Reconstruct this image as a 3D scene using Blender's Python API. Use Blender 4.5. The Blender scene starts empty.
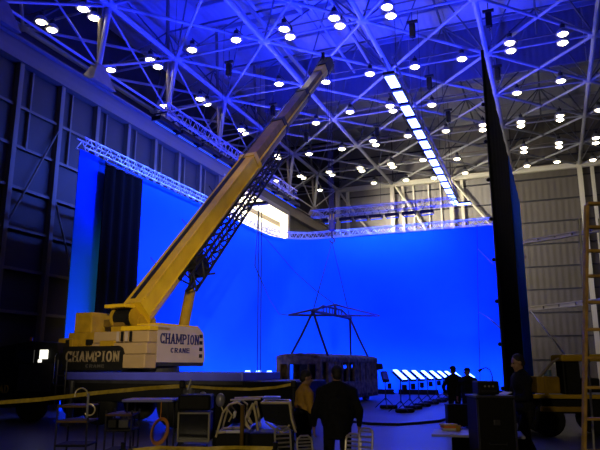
import bpy, bmesh, math, random
from mathutils import Vector, Matrix
random.seed(7)
PI = math.pi
SC = bpy.context.scene
COL = SC.collection

# ------------------------------------------------------------------ camera, world, exposure
YAW, PITCH, FPX, EYE = math.radians(21.734), math.radians(12.761), 623.46, 1.8
cam_data = bpy.data.cameras.new('camera')
cam_data.sensor_width = 36.0
cam_data.lens = FPX / 600.0 * 36.0
cam_data.clip_end = 300
cam = bpy.data.objects.new('camera', cam_data)
cam.location = (0, 0, EYE)
cam.rotation_euler = (PI / 2 + PITCH, 0, YAW)
COL.objects.link(cam)
SC.camera = cam
world = bpy.data.worlds.new('world'); SC.world = world
world.use_nodes = True
world.node_tree.nodes['Background'].inputs[0].default_value = (0.01, 0.012, 0.03, 1)
world.node_tree.nodes['Background'].inputs[1].default_value = 0.0
SC.view_settings.view_transform = 'Standard'
SC.view_settings.look = 'None'
SC.view_settings.gamma = 1.0
SC.view_settings.use_curve_mapping = False
SC.view_settings.exposure = 0.0
SC.cycles.max_bounces = 6
SC.cycles.diffuse_bounces = 4
SC.cycles.glossy_bounces = 2
SC.cycles.transmission_bounces = 4
SC.cycles.sample_clamp_indirect = 4.0
SC.cycles.use_denoising = True

# light levels (all in one place)
BLUE = (0.05, 0.115, 1.0)
DEEPBLUE = (0.008, 0.018, 1.0)
WARM = (1.0, 0.86, 0.58)
P_UP = 1100.0        # upward beam of each tilted floor panel
P_CYC = 200.0        # each blue cyc fixture on the lighting truss
P_FLOOR = 230.0      # each floor cyc strip at the foot of the screen
E_SOFT = 24.0        # overhead soft panels
E_TILT = 26.0        # tilted floor panels
E_LAMP = 20.0        # high bay lamps
P_DAY = 7000.0       # daylight from the side bay windows
P_BAY = 2600.0       # fill light added in the side bay to brighten the rear
P_ANNEX = 9000.0     # daylight room behind the wall opening

# ------------------------------------------------------------------ geometry of the place
FWD = Vector((-math.sin(YAW) * math.cos(PITCH), math.cos(YAW) * math.cos(PITCH), math.sin(PITCH)))
RGT = Vector((math.cos(YAW), math.sin(YAW), 0))
UPV = RGT.cross(FWD)
EYEP = Vector((0, 0, EYE))
FH = Vector((-math.sin(YAW), math.cos(YAW), 0))
def ray(x, y): return FWD + RGT * ((x - 300) / FPX) + UPV * ((225 - y) / FPX)
def onz(x, y, z): d = ray(x, y); return EYEP + d * ((z - EYE) / d.z)
def onx(x, y, X): d = ray(x, y); return EYEP + d * (X / d.x)
def ony(x, y, Y): d = ray(x, y); return EYEP + d * (Y / d.y)
def ond(x, y, D): return EYEP + ray(x, y) * D
def proj(p):
    q = Vector(p) - EYEP; d = q.dot(FWD)
    return 300 + FPX * q.dot(RGT) / d, 225 - FPX * q.dot(UPV) / d

# ------------------------------------------------------------------ materials
MATS = {}
def mat(name, col, rough=0.6, metal=0.0, var=0.25, scale=3.0, bump=0.0, col2=None, spec=0.4, transl=0.0, bscale=None):
    if name in MATS: return MATS[name]
    m = bpy.data.materials.new(name); m.use_nodes = True
    nt = m.node_tree; b = nt.nodes['Principled BSDF']
    tc = nt.nodes.new('ShaderNodeTexCoord')
    nz = nt.nodes.new('ShaderNodeTexNoise'); nz.inputs['Scale'].default_value = scale; nz.inputs['Detail'].default_value = 5
    nt.links.new(tc.outputs['Object'], nz.inputs['Vector'])
    mx = nt.nodes.new('ShaderNodeMix'); mx.data_type = 'RGBA'
    c2 = col2 if col2 else tuple(c * (1 - var) for c in col)
    mx.inputs[6].default_value = (*col, 1); mx.inputs[7].default_value = (*c2, 1)
    rp = nt.nodes.new('ShaderNodeValToRGB'); rp.color_ramp.elements[0].position = 0.35; rp.color_ramp.elements[1].position = 0.68
    nt.links.new(nz.outputs['Fac'], rp.inputs['Fac']); nt.links.new(rp.outputs['Color'], mx.inputs[0])
    nt.links.new(mx.outputs[2], b.inputs['Base Color'])
    b.inputs['Roughness'].default_value = rough; b.inputs['Metallic'].default_value = metal
    b.inputs['Specular IOR Level'].default_value = spec
    if bump:
        n2 = nt.nodes.new('ShaderNodeTexNoise'); n2.inputs['Scale'].default_value = bscale or scale * 4
        nt.links.new(tc.outputs['Object'], n2.inputs['Vector'])
        bp = nt.nodes.new('ShaderNodeBump'); bp.inputs['Strength'].default_value = bump; bp.inputs['Distance'].default_value = 0.05
        nt.links.new(n2.outputs['Fac'], bp.inputs['Height']); nt.links.new(bp.outputs['Normal'], b.inputs['Normal'])
    if transl:
        tr = nt.nodes.new('ShaderNodeBsdfTranslucent'); nt.links.new(mx.outputs[2], tr.inputs['Color'])
        ms = nt.nodes.new('ShaderNodeMixShader'); ms.inputs[0].default_value = transl
        out = nt.nodes['Material Output']
        nt.links.new(b.outputs[0], ms.inputs[1]); nt.links.new(tr.outputs[0], ms.inputs[2]); nt.links.new(ms.outputs[0], out.inputs['Surface'])
    MATS[name] = m
    return m
def corrugated(name, col, axis, period, rough=0.55, var=0.2):
    if name in MATS: return MATS[name]
    m = mat(name, col, rough, 0, var, 0.6)
    nt = m.node_tree; b = nt.nodes['Principled BSDF']
    tc = nt.nodes.new('ShaderNodeTexCoord'); sx = nt.nodes.new('ShaderNodeSeparateXYZ')
    ge = nt.nodes.new('ShaderNodeNewGeometry')
    nt.links.new(ge.outputs['Position'], sx.inputs[0])
    mu = nt.nodes.new('ShaderNodeMath'); mu.operation = 'MULTIPLY'; mu.inputs[1].default_value = 2 * PI / period
    nt.links.new(sx.outputs[axis], mu.inputs[0])
    sn = nt.nodes.new('ShaderNodeMath'); sn.operation = 'SINE'; nt.links.new(mu.outputs[0], sn.inputs[0])
    bp = nt.nodes.new('ShaderNodeBump'); bp.inputs['Strength'].default_value = 0.5; bp.inputs['Distance'].default_value = 0.02
    nt.links.new(sn.outputs[0], bp.inputs['Height']); nt.links.new(bp.outputs['Normal'], b.inputs['Normal'])
    return m
def emit(name, col, k):
    if name in MATS: return MATS[name]
    m = bpy.data.materials.new(name); m.use_nodes = True
    nt = m.node_tree; nt.nodes.remove(nt.nodes['Principled BSDF'])
    e = nt.nodes.new('ShaderNodeEmission'); e.inputs[0].default_value = (*col, 1); e.inputs[1].default_value = k
    nt.links.new(e.outputs[0], nt.nodes['Material Output'].inputs['Surface'])
    MATS[name] = m
    return m

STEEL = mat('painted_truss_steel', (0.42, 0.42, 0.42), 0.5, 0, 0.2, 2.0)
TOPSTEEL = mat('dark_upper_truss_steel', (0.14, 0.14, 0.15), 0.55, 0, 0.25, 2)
GALV = mat('galvanised_steel', (0.42, 0.42, 0.43), 0.4, 0.5, 0.25, 6)
ALU = mat('aluminium_tube', (0.62, 0.63, 0.66), 0.35, 0.6, 0.15, 8)
DARKSTEEL = mat('dark_painted_steel', (0.035, 0.035, 0.045), 0.45, 0.2, 0.4, 5)
BLACK = mat('black_plastic', (0.008, 0.008, 0.009), 0.55, 0, 0.3, 8, spec=0.2)
CASEBLACK = mat('black_case_laminate', (0.004, 0.004, 0.004), 0.6, 0, 0.3, 8, spec=0.15)
BLACKCLOTH = mat('black_drape_cloth', (0.001, 0.001, 0.001), 0.95, 0, 0.5, 4, spec=0.05)
RUBBER = mat('tyre_rubber', (0.008, 0.008, 0.008), 0.85, 0, 0.3, 12)
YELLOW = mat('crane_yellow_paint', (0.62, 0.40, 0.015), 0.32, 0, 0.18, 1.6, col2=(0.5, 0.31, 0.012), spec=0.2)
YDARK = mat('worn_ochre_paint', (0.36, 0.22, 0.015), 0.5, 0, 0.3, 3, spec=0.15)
DIMBROWN = mat('dimmed_brown_paint', (0.15, 0.09, 0.018), 0.4, 0, 0.45, 3, spec=0.12)  # brown darkened in the colour, for the poorly lit upper boom
SLABM = mat('tan_counterweight', (0.34, 0.24, 0.13), 0.55, 0, 0.15, 2, spec=0.15)
BRIGHTTUBE = mat('chrome_tube_warm_highlights', (0.85, 0.72, 0.42), 0.25, 0.35, 0.3, 9, spec=0.8)  # chrome with its warm yellow-white highlights put into the base colour
CREAM = mat('pale_crane_panel', (0.38, 0.31, 0.30), 0.45, 0, 0.12, 2)
NAVY = mat('navy_lettering', (0.01, 0.012, 0.10), 0.5, 0, 0.1, 5)
GOLDTXT = mat('pale_gold_lettering', (0.26, 0.20, 0.12), 0.5, 0, 0.2, 8)
CHROME = mat('chrome_tube', (0.75, 0.73, 0.68), 0.12, 1.0, 0.1, 8)
CONCRETE = mat('hangar_concrete_floor', (0.075, 0.07, 0.068), 0.38, 0, 0.35, 0.35, bump=0.05, bscale=6)
WALLPANEL = mat('hangar_wall_panel', (0.07, 0.06, 0.05), 0.6, 0, 0.3, 0.8)
GIRTM = mat('hangar_wall_framing', (0.24, 0.20, 0.15), 0.55, 0, 0.3, 1.5)
ENDSTEEL = mat('cream_end_wall_steel', (0.68, 0.64, 0.50), 0.5, 0, 0.15, 2)
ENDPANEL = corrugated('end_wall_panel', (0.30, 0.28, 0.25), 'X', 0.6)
ENDPANEL2 = corrugated('end_wall_brown_dimmed_panel', (0.12, 0.105, 0.085), 'X', 0.6)  # brown sheet, also darkened to imitate the dim light on the right bays
DECK = corrugated('roof_deck_sheet', (0.55, 0.55, 0.56), 'X', 0.5)
SCREENBLUE = mat('blue_screen_fabric', (0.012, 0.19, 0.86), 0.9, 0, 0.06, 0.5, spec=0.05, transl=0.12)
CHAR = mat('charred_bus_shell', (0.27, 0.19, 0.10), 0.85, 0.1, 0.6, 3.5, bump=0.6, col2=(0.05, 0.04, 0.035))
CHARIN = mat('charred_bus_inside', (0.03, 0.028, 0.03), 0.9, 0, 0.5, 5)
WIRE = mat('steel_wire_rope', (0.02, 0.02, 0.025), 0.6, 0.2, 0.2, 10)
TAPE = mat('yellow_caution_tape', (0.62, 0.44, 0.03), 0.5, 0, 0.35, 14)
WOODY = mat('yellow_stained_wood', (0.40, 0.24, 0.045), 0.6, 0, 0.4, 9)
SKIN = mat('skin', (0.28, 0.16, 0.10), 0.55, 0, 0.12, 12)
HAIR = mat('dark_hair', (0.012, 0.009, 0.008), 0.7, 0, 0.4, 30)
COAT = mat('black_jacket_cloth', (0.010, 0.010, 0.013), 0.9, 0, 0.4, 14, spec=0.1)
TROUSER = mat('dark_trouser_cloth', (0.014, 0.013, 0.014), 0.9, 0, 0.4, 14, spec=0.1)
TAN = mat('tan_shirt_cloth', (0.42, 0.24, 0.04), 0.9, 0, 0.3, 14, spec=0.1)
SHOE = mat('black_shoe_leather', (0.01, 0.01, 0.01), 0.5, 0, 0.2, 14)
PAPER = mat('white_paper', (0.62, 0.60, 0.56), 0.8, 0, 0.08, 10)
ORANGE = mat('orange_cable', (0.55, 0.22, 0.02), 0.5, 0, 0.3, 10)
GREYPL = mat('grey_plastic', (0.22, 0.21, 0.20), 0.5, 0, 0.2, 8)
GLASS = mat('dark_glass', (0.015, 0.016, 0.02), 0.08, 0, 0.1, 4, spec=0.6)
LAMPGLOW = emit('lamp_glow', WARM, E_LAMP)
SOFTGLOW = emit('soft_panel_glow', (0.10, 0.15, 1.0), E_SOFT)
TILTGLOW = emit('tilted_panel_glow', (0.05, 0.10, 1.0), E_TILT)
STRIPGLOW = emit('floor_tube_glow', (0.06, 0.14, 1.0), 9.0)
CYCGLOW = emit('blue_tube_glow', (0.02, 0.07, 1.0), 1.6)
WINDOWGLOW = emit('lit_cab_window', (1.0, 0.95, 0.8), 1.6)

# ------------------------------------------------------------------ mesh helpers
class MB:
    def __init__(s, M=None): s.v = []; s.f = []; s.M = M or Matrix.Identity(4)
    def add(s, vs, fs):
        n = len(s.v)
        s.v += [s.M @ Vector(v) for v in vs]
        s.f += [tuple(i + n for i in f) for f in fs]
        return s
    def box(s, c, d, R=None):
        cx, cy, cz = c; x, y, z = d[0] / 2, d[1] / 2, d[2] / 2
        vs = [Vector((a * x, b * y, e * z)) for a in (-1, 1) for b in (-1, 1) for e in (-1, 1)]
        if R is not None: vs = [R @ v for v in vs]
        vs = [v + Vector(c) for v in vs]
        return s.add(vs, [(0, 1, 3, 2), (4, 6, 7, 5), (0, 4, 5, 1), (2, 3, 7, 6), (0, 2, 6, 4), (1, 5, 7, 3)])
    def rbox(s, c, d, r=0.03, R=None):
        # box with chamfered edges
        x, y, z = d[0] / 2, d[1] / 2, d[2] / 2; r = min(r, x * .9, y * .9, z * .9)
        bm = bmesh.new(); bmesh.ops.create_cube(bm, size=1)
        for v in bm.verts: v.co = Vector((v.co.x * 2 * x, v.co.y * 2 * y, v.co.z * 2 * z))
        bmesh.ops.bevel(bm, geom=list(bm.edges), offset=r, segments=2, affect='EDGES', profile=0.5)
        bm.verts.index_update()
        vs = [v.co.copy() for v in bm.verts]
        if R is not None: vs = [R @ v for v in vs]
        vs = [v + Vector(c) for v in vs]
        fs = [tuple(v.index for v in f.verts) for f in bm.faces]; bm.free()
        return s.add(vs, fs)
    def cyl(s, p, q, r0, r1=None, n=8, caps=True):
        p, q = Vector(p), Vector(q); r1 = r0 if r1 is None else r1
        a = q - p
        if a.length < 1e-6: return s
        a.normalize(); u = a.orthogonal().normalized(); w = a.cross(u)
        vs = []
        for k in range(n):
            t = 2 * PI * k / n; d = u * math.cos(t) + w * math.sin(t)
            vs += [p + d * r0, q + d * r1]
        fs = [(2 * k, 2 * ((k + 1) % n), 2 * ((k + 1) % n) + 1, 2 * k + 1) for k in range(n)]
        if caps: fs += [tuple(2 * k for k in reversed(range(n))), tuple(2 * k + 1 for k in range(n))]
        return s.add(vs, fs)
    def tube(s, pts, r, n=6, closed=False):
        pts = [Vector(p) for p in pts]; m = len(pts); vs = []; prev = None
        for i, p in enumerate(pts):
            if closed: t = pts[(i + 1) % m] - pts[i - 1]
            else: t = pts[min(i + 1, m - 1)] - pts[max(i - 1, 0)]
            t.normalize()
            u = t.orthogonal().normalized() if prev is None else (prev - t * prev.dot(t)).normalized()
            prev = u; w = t.cross(u)
            rr = r[i] if isinstance(r, (list, tuple)) else r
            for k in range(n):
                a = 2 * PI * k / n; vs.append(p + (u * math.cos(a) + w * math.sin(a)) * rr)
        fs = []
        for i in range(m if closed else m - 1):
            j = (i + 1) % m
            for k in range(n): fs.append((i * n + k, i * n + (k + 1) % n, j * n + (k + 1) % n, j * n + k))
        if not closed: fs += [tuple(reversed(range(n))), tuple((m - 1) * n + k for k in range(n))]
        return s.add(vs, fs)
    def lathe(s, prof, c=(0, 0, 0), n=16):
        c = Vector(c); vs = []
        for r, z in prof:
            for k in range(n):
                a = 2 * PI * k / n; vs.append(c + Vector((r * math.cos(a), r * math.sin(a), z)))
        fs = []
        for i in range(len(prof) - 1):
            for k in range(n): fs.append((i * n + k, i * n + (k + 1) % n, (i + 1) * n + (k + 1) % n, (i + 1) * n + k))
        if prof[0][0] > 1e-4: fs.append(tuple(reversed(range(n))))
        if prof[-1][0] > 1e-4: fs.append(tuple((len(prof) - 1) * n + k for k in range(n)))
        return s.add(vs, fs)
    def ball(s, c, r, R=None, n=12, m=8):
        rx, ry, rz = r if isinstance(r, (tuple, list)) else (r, r, r)
        vs = [Vector((0, 0, -rz))]
        for i in range(1, m):
            t = -PI / 2 + PI * i / m
            for k in range(n):
                a = 2 * PI * k / n; vs.append(Vector((rx * math.cos(t) * math.cos(a), ry * math.cos(t) * math.sin(a), rz * math.sin(t))))
        vs.append(Vector((0, 0, rz)))
        if R is not None: vs = [R @ v for v in vs]
        vs = [v + Vector(c) for v in vs]; L = len(vs) - 1
        fs = [(0, 1 + (k + 1) % n, 1 + k) for k in range(n)]
        for i in range(m - 2):
            for k in range(n):
                a, b = 1 + i * n + k, 1 + i * n + (k + 1) % n
                fs.append((a, b, b + n, a + n))
        fs += [(L, 1 + (m - 2) * n + k, 1 + (m - 2) * n + (k + 1) % n) for k in range(n)]
        return s.add(vs, fs)
    def prism(s, poly, y0, y1):
        # polygon in local x,z extruded along y
        n = len(poly)
        vs = [(x, y0, z) for x, z in poly] + [(x, y1, z) for x, z in poly]
        fs = [tuple(range(n)), tuple(reversed(range(n, 2 * n)))] + [(k, k + n, (k + 1) % n + n, (k + 1) % n) for k in range(n)]
        return s.add(vs, fs)
    def mesh(s, name, m=None, smooth=False):
        me = bpy.data.meshes.new(name); me.from_pydata([tuple(v) for v in s.v], [], s.f)
        bm = bmesh.new(); bm.from_mesh(me); bmesh.ops.recalc_face_normals(bm, faces=bm.faces); bm.to_mesh(me); bm.free()
        if m: me.materials.append(m)
        if smooth:
            for p in me.polygons: p.use_smooth = True
        return me
    def build(s, name, m, parent=None, smooth=False):
        return link(name, s.mesh(name, m, smooth), parent)
def link(name, me, parent=None, mtx=None):
    o = bpy.data.objects.new(name, me); COL.objects.link(o)
    if parent is not None: o.parent = parent
    if mtx is not None: o.matrix_basis = mtx
    return o
def tag(o, label=None, cat=None, group=None, kind=None):
    if label: o['label'] = label
    if cat: o['category'] = cat
    if group: o['group'] = group
    if kind: o['kind'] = kind
    return o
def thing(name, label, cat, loc=(0, 0, 0), rz=0.0, group=None):
    o = bpy.data.objects.new(name, None); o.empty_display_size = 0.1
    COL.objects.link(o); o.location = loc; o.rotation_euler = (0, 0, rz)
    return tag(o, label, cat, group)
def copy_tree(o, parent=None):
    c = o.copy(); COL.objects.link(c); c.parent = parent
    for ch in list(o.children): copy_tree(ch, c)
    return c
UNIT = {}
def member(name, p, q, r, m, parent=None, n=8):
    """one straight bar: shared unit cylinder stretched from p to q"""
    key = (m.name, n)
    if key not in UNIT: UNIT[key] = MB().cyl((0, 0, 0), (0, 0, 1), 1, n=n).mesh('bar', m)
    p, q = Vector(p), Vector(q); d = q - p
    M = Matrix.Translation(p) @ d.to_track_quat('Z', 'Y').to_matrix().to_4x4() @ Matrix.Diagonal((r, r, d.length, 1))
    return link(name, UNIT[key], parent, M)
def slab(name, c, d, m, parent=None, rot=None):
    """one box piece: shared unit cube scaled"""
    key = ('box', m.name)
    if key not in UNIT: UNIT[key] = MB().box((0, 0, 0), (1, 1, 1)).mesh('block', m)
    M = Matrix.Translation(Vector(c)) @ (rot.to_4x4() if rot is not None else Matrix.Identity(4)) @ Matrix.Diagonal((d[0], d[1], d[2], 1))
    return link(name, UNIT[key], parent, M)
ORD = ['first', 'second', 'third', 'fourth', 'fifth', 'sixth', 'seventh', 'eighth', 'ninth', 'tenth', 'eleventh', 'twelfth',
       'thirteenth', 'fourteenth', 'fifteenth', 'sixteenth', 'seventeenth', 'eighteenth', 'nineteenth', 'twentieth']
def lamp_light(name, loc, direction, sx, sy, power, col, parent=None):
    l = bpy.data.lights.new(name, 'AREA'); l.shape = 'RECTANGLE'; l.size = sx; l.size_y = sy; l.energy = power; l.color = col
    o = bpy.data.objects.new(name, l); COL.objects.link(o)
    o.location = loc; o.rotation_euler = Vector(direction).to_track_quat('-Z', 'Y').to_euler()
    if parent is not None: o.parent = parent
    return o

# ------------------------------------------------------------------ the hangar shell
WX, EY, ZT, ZTOP, ZD = -22.6, 66.9, 21.8, 26.3, 28.0
GX = [-21.8 + 6.44 * i for i in range(9)]
def GY(k): return 39.25 + 6.86 * k
RX, FY = 30.0, -20.0

floor = MB().box(((WX + RX) / 2, (FY + EY) / 2, -0.15), (RX - WX + 1, EY - FY + 1, 0.3)).build('floor', CONCRETE)
tag(floor, kind='structure')

# left wall: backing sheet, then columns, girts and panels on it; opening to a daylit side bay
OY0, OY1, OZ0, OZ1 = 40.5, 52.6, 10.8, 15.7
mb = MB()
ZE = 16.85; WX2 = -31.0      # eaves height; above it the space runs on over the side bay
mb.box((WX - 0.25, (FY + OY0) / 2, ZE / 2), (0.3, OY0 - FY, ZE))
mb.box((WX - 0.25, (OY1 + EY) / 2, ZE / 2), (0.3, EY - OY1, ZE))
mb.box((WX - 0.25, (OY0 + OY1) / 2, OZ0 / 2), (0.3, OY1 - OY0, OZ0))
mb.box((WX - 0.25, (OY0 + OY1) / 2, (OZ1 + ZE) / 2), (0.3, OY1 - OY0, ZE - OZ1))
mb.box(((WX + WX2) / 2 - 0.2, (FY + EY) / 2, ZE - 0.1), (WX - WX2, EY - FY, 0.2))
mb.box((WX2 - 0.15, (FY + EY) / 2, (ZE + ZD) / 2), (0.3, EY - FY, ZD - ZE + 0.4))
wall_left = tag(mb.build('wall_left', WALLPANEL), kind='structure')
ys = [17.7 + 2.75 * j for j in range(14)]
gz = [0.1, 2.2, 4.2, 6.14, 8.0, 9.9, 11.85, 13.8, 15.8]
for j, y in enumerate(ys[:-1]):
    y1 = ys[j + 1]
    for a, b in zip(gz[:-1], gz[1:]):
        if y1 > OY0 - 0.2 and y < OY1 and b > OZ0: continue
        slab('panel', (WX - 0.07, (y + y1) / 2, (a + b) / 2), (0.06, y1 - y - 0.12, b - a - 0.1), WALLPANEL, wall_left)
for y in ys:
    top = 15.9 if not (OY0 < y < OY1) else OZ0
    slab('column', (WX + 0.10, y, top / 2), (0.30, 0.26, top), GIRTM, wall_left)
for y in ys[1:9:1]:
    slab('stud', (WX + 0.04, y + 0.85, 13.8), (0.14, 0.10, 4.0), GIRTM, wall_left)
for z in gz[1:-1]:
    L0, L1 = 16.5, (OY0 if z > OZ0 else EY)
    slab('girt', (WX + 0.02, (L0 + L1) / 2, z), (0.16, L1 - L0, 0.14), GIRTM, wall_left)
slab('eaves_beam', (WX + 0.12, (10 + EY) / 2, 16.35), (0.5, EY - 10, 0.95), GIRTM, wall_left)
slab('eaves_flange', (WX + 0.22, (10 + EY) / 2, 16.86), (0.75, EY - 10, 0.09), GIRTM, wall_left)
member('brace', (WX + 0.2, 20.5, 8.0), (WX + 0.2, 23.2, 13.6), 0.05, GIRTM, wall_left)
member('brace', (WX + 0.2, 25.9, 4.2), (WX + 0.2, 23.3, 9.9), 0.05, GIRTM, wall_left)
# truss bearings standing on the eaves beam
me = MB().add([(-.5, -.95, 0), (.5, -.95, 0), (.5, .95, 0), (-.5, .95, 0), (-.2, -.3, 1.25), (.2, -.3, 1.25), (.2, .3, 1.25), (-.2, .3, 1.25)],
              [(0, 1, 2, 3), (4, 5, 6, 7), (0, 1, 5, 4), (1, 2, 6, 5), (2, 3, 7, 6), (3, 0, 4, 7)]).mesh('bearing', GIRTM)
for k in range(-4, 4):
    link('bearing', me, wall_left, Matrix.Translation((WX + 0.35, GY(k), 16.9)))
# opening: jambs, lintel and the bright side bay beyond
DAY = mat('side_bay_white_paint', (0.78, 0.76, 0.70), 0.8, 0, 0.08, 1.0)
LINT = mat('opening_cream_frame', (0.58, 0.52, 0.40), 0.6, 0, 0.2, 2)
slab('lintel', (WX + 0.05, (OY0 + OY1) / 2, OZ1 + 0.2), (0.7, OY1 - OY0 + 0.8, 0.45), LINT, wall_left)
slab('jamb', (WX + 0.05, OY1 + 0.2, (OZ0 + OZ1) / 2), (0.7, 0.45, OZ1 - OZ0), LINT, wall_left)
slab('jamb', (WX + 0.05, OY0 - 0.2, (OZ0 + OZ1) / 2), (0.7, 0.45, OZ1 - OZ0), LINT, wall_left)
slab('soffit_beam', (WX - 1.6, (OY0 + OY1) / 2 + 1, OZ1 - 0.35), (0.5, OY1 - OY0 + 3, 0.5), LINT, wall_left)
mb = MB()
AX0, AX1 = WX - 8.1, WX - 0.4
mb.box((AX0 - .1, 50, 12.9), (.2, 34, 7.4)); mb.box(((AX0 + AX1) / 2, 66.8, 12.9), (AX1 - AX0, .2, 7.4)); mb.box(((AX0 + AX1) / 2, 33.2, 12.9), (AX1 - AX0, .2, 7.4))
mb.box(((AX0 + AX1) / 2, 50, 9.2), (AX1 - AX0, 34, .2)); mb.box(((AX0 + AX1) / 2, 50, 16.6), (AX1 - AX0, 34, .1))
wall_bay = tag(mb.build('wall_side_bay', DAY), kind='structure')
lamp_light('side_bay_window_light', (AX0 + 0.3, 49.5, 13.2), (1, 0.35, 0.12), 14, 6, P_DAY, (1.0, 0.93, 0.74))
lamp_light('side_bay_daylight', ((AX0 + AX1) / 2, 50, 16.4), (0, 0, -1), 6, 26, P_ANNEX, (1.0, 0.92, 0.74))

t = thing('bay_fill_light', 'large white fill light added in the bright wall opening to brighten the rear', 'light', (-25.4, 42.2, 9.3))
bd = Vector((0.40, 0.90, 0.10)).normalized(); BR = bd.to_track_quat('Y', 'Z').to_matrix()  # made-up fill light, shines on the rear end wall
MB().rbox(Vector((0, 0, 4.0)) - bd * 0.25, (3.2, 0.3, 2.8), 0.04, BR).build('housing', DAY, t)
for sx in (-1.2, 1.2): MB().cyl(BR @ Vector((sx, -0.25, 0)), BR @ Vector((sx, -0.25, 0)) + Vector((0, 0, 2.9)), 0.05, n=8).build('leg', GALV, t)
lb = lamp_light('bay_fill_lamp', Vector((0, 0, 4.0)), bd, 3.0, 2.6, P_BAY, (1.0, 0.90, 0.68), t); lb.data.spread = math.radians(66)

# end wall: sheet bands between girts, paired columns under the truss nodes, crossed braces
wall_back = tag(MB().box(((WX2 + RX) / 2, EY + 0.35, ZD / 2), (RX - WX2, 0.3, ZD)).build('wall_back', WALLPANEL), kind='structure')
ez = [0.1, 2.4, 4.7, 7.0, 9.3, 11.6, 13.9, 16.2, 18.5, 20.8, 23.1, 25.4, 27.7]
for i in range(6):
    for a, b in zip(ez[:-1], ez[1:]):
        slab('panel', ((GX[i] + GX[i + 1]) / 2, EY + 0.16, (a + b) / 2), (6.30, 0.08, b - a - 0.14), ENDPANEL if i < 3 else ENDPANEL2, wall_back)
for z in ez[1:-1]:
    slab('girt', ((WX + GX[6]) / 2, EY + 0.06, z), (GX[6] - WX, 0.14, 0.12), DARKSTEEL, wall_back)
for i in (0, 1, 2, 4, 5, 6):
    slab('column', (GX[i], EY - 0.35, ZT / 2), (0.45, 0.4, ZT), ENDSTEEL, wall_back)
    slab('column', (GX[i] + 1.15, EY - 0.15, ZT / 2), (0.34, 0.3, ZT), ENDSTEEL, wall_back)
    if i == 1:
        for f in (0.36, 0.62, 0.82):
            slab('mullion', (GX[i] + 6.44 * f, EY - 0.02, 17), (0.16, 0.16, 9.5), ENDSTEEL, wall_back)
for i in range(6):
    a, b = GX[i], GX[i + 1]
    if i in (0, 2):
        member('brace', (a, EY - 0.5, ZT), (b, EY - 0.5, 12.6), 0.13, ENDSTEEL, wall_back)
    if i == 9:
        member('brace', (b, EY - 0.5, ZT), (a, EY - 0.5, 12.6), 0.11, ENDSTEEL, wall_back)
    if i == 1:
        member('brace', (a + .4, EY - 0.5, ZT - .3), (b - .6, EY - 0.5, 12.6), 0.14, ENDSTEEL, wall_back)
    slab('header_beam', ((a + b) / 2, EY - 0.4, ZT - 0.05), (6.44, 0.45, 0.6), ENDSTEEL, wall_back)
wall_right = tag(MB().box((RX + 0.15, (FY + EY) / 2, ZD / 2), (0.3, EY - FY, ZD)).build('wall_right', WALLPANEL), kind='structure')
wall_front = tag(MB().box(((WX2 + RX) / 2, FY - 0.15, ZD / 2), (RX - WX2, 0.3, ZD)).build('wall_front', WALLPANEL), kind='structure')

# roof: deck, purlins, space frame
ceiling = tag(MB().box(((WX2 + RX) / 2, (FY + EY) / 2, ZD + 0.35), (RX - WX2 + 1, EY - FY + 1, 0.3)).build('ceiling', DECK), kind='structure')
for i in range(6):
    for h in range(2):
        for k in range(-4, 4):
            slab('roof_panel', (GX[i] + 1.61 + 3.22 * h, GY(k) + 3.43, ZD + 0.14), (3.12, 6.74, 0.12), DECK, ceiling)
for k in range(-4, 5):
    slab('purlin', ((WX + GX[6]) / 2, GY(k), ZD - 0.12), (GX[6] - WX, 0.14, 0.34), STEEL, ceiling)
    if k < 4: slab('purlin', ((WX + GX[6]) / 2, GY(k) + 3.43, ZD - 0.12), (GX[6] - WX, 0.12, 0.3), STEEL, ceiling)
K0, K1 = -4, 4
nodeme = MB().ball((0, 0, 0), (0.42, 0.42, 0.2), n=10, m=6).mesh('node', STEEL)
def bn(i, k): return Vector((GX[i], GY(k), ZT))
def tn(i, k): return Vector((GX[i] + 3.22, GY(k) + 3.43, ZTOP))
for i in range(7):
    for k in range(K0, K1 + 1):
        if i < 7: link('node', nodeme, ceiling, Matrix.Translation(bn(i, k)))
        if k < K1: member('chord', bn(i, k), bn(i, k + 1), 0.16, STEEL, ceiling)
        if i < 6: member('cross_chord', bn(i, k), bn(i + 1, k), 0.075, STEEL, ceiling)
        if i < 6: member('lamp_rail', bn(i, k) + Vector((0.3, -0.9, 0.05)), bn(i + 1, k) + Vector((-0.3, -0.9, 0.05)), 0.05, GIRTM, ceiling, 6)
for i in range(6):
    for k in range(K0, K1):
        member('diagonal', bn(i, k), bn(i + 1, k + 1), 0.10, STEEL, ceiling)
        member('diagonal', bn(i + 1, k), bn(i, k + 1), 0.10, STEEL, ceiling)
        t = tn(i, k)
        for a, b in ((0, 0), (1, 0), (0, 1), (1, 1)):
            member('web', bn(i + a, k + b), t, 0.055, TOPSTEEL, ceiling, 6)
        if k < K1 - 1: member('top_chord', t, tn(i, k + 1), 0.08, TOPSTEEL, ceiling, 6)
        if i < 5: member('top_cross_chord', t, tn(i + 1, k), 0.08, TOPSTEEL, ceiling, 6)
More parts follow.
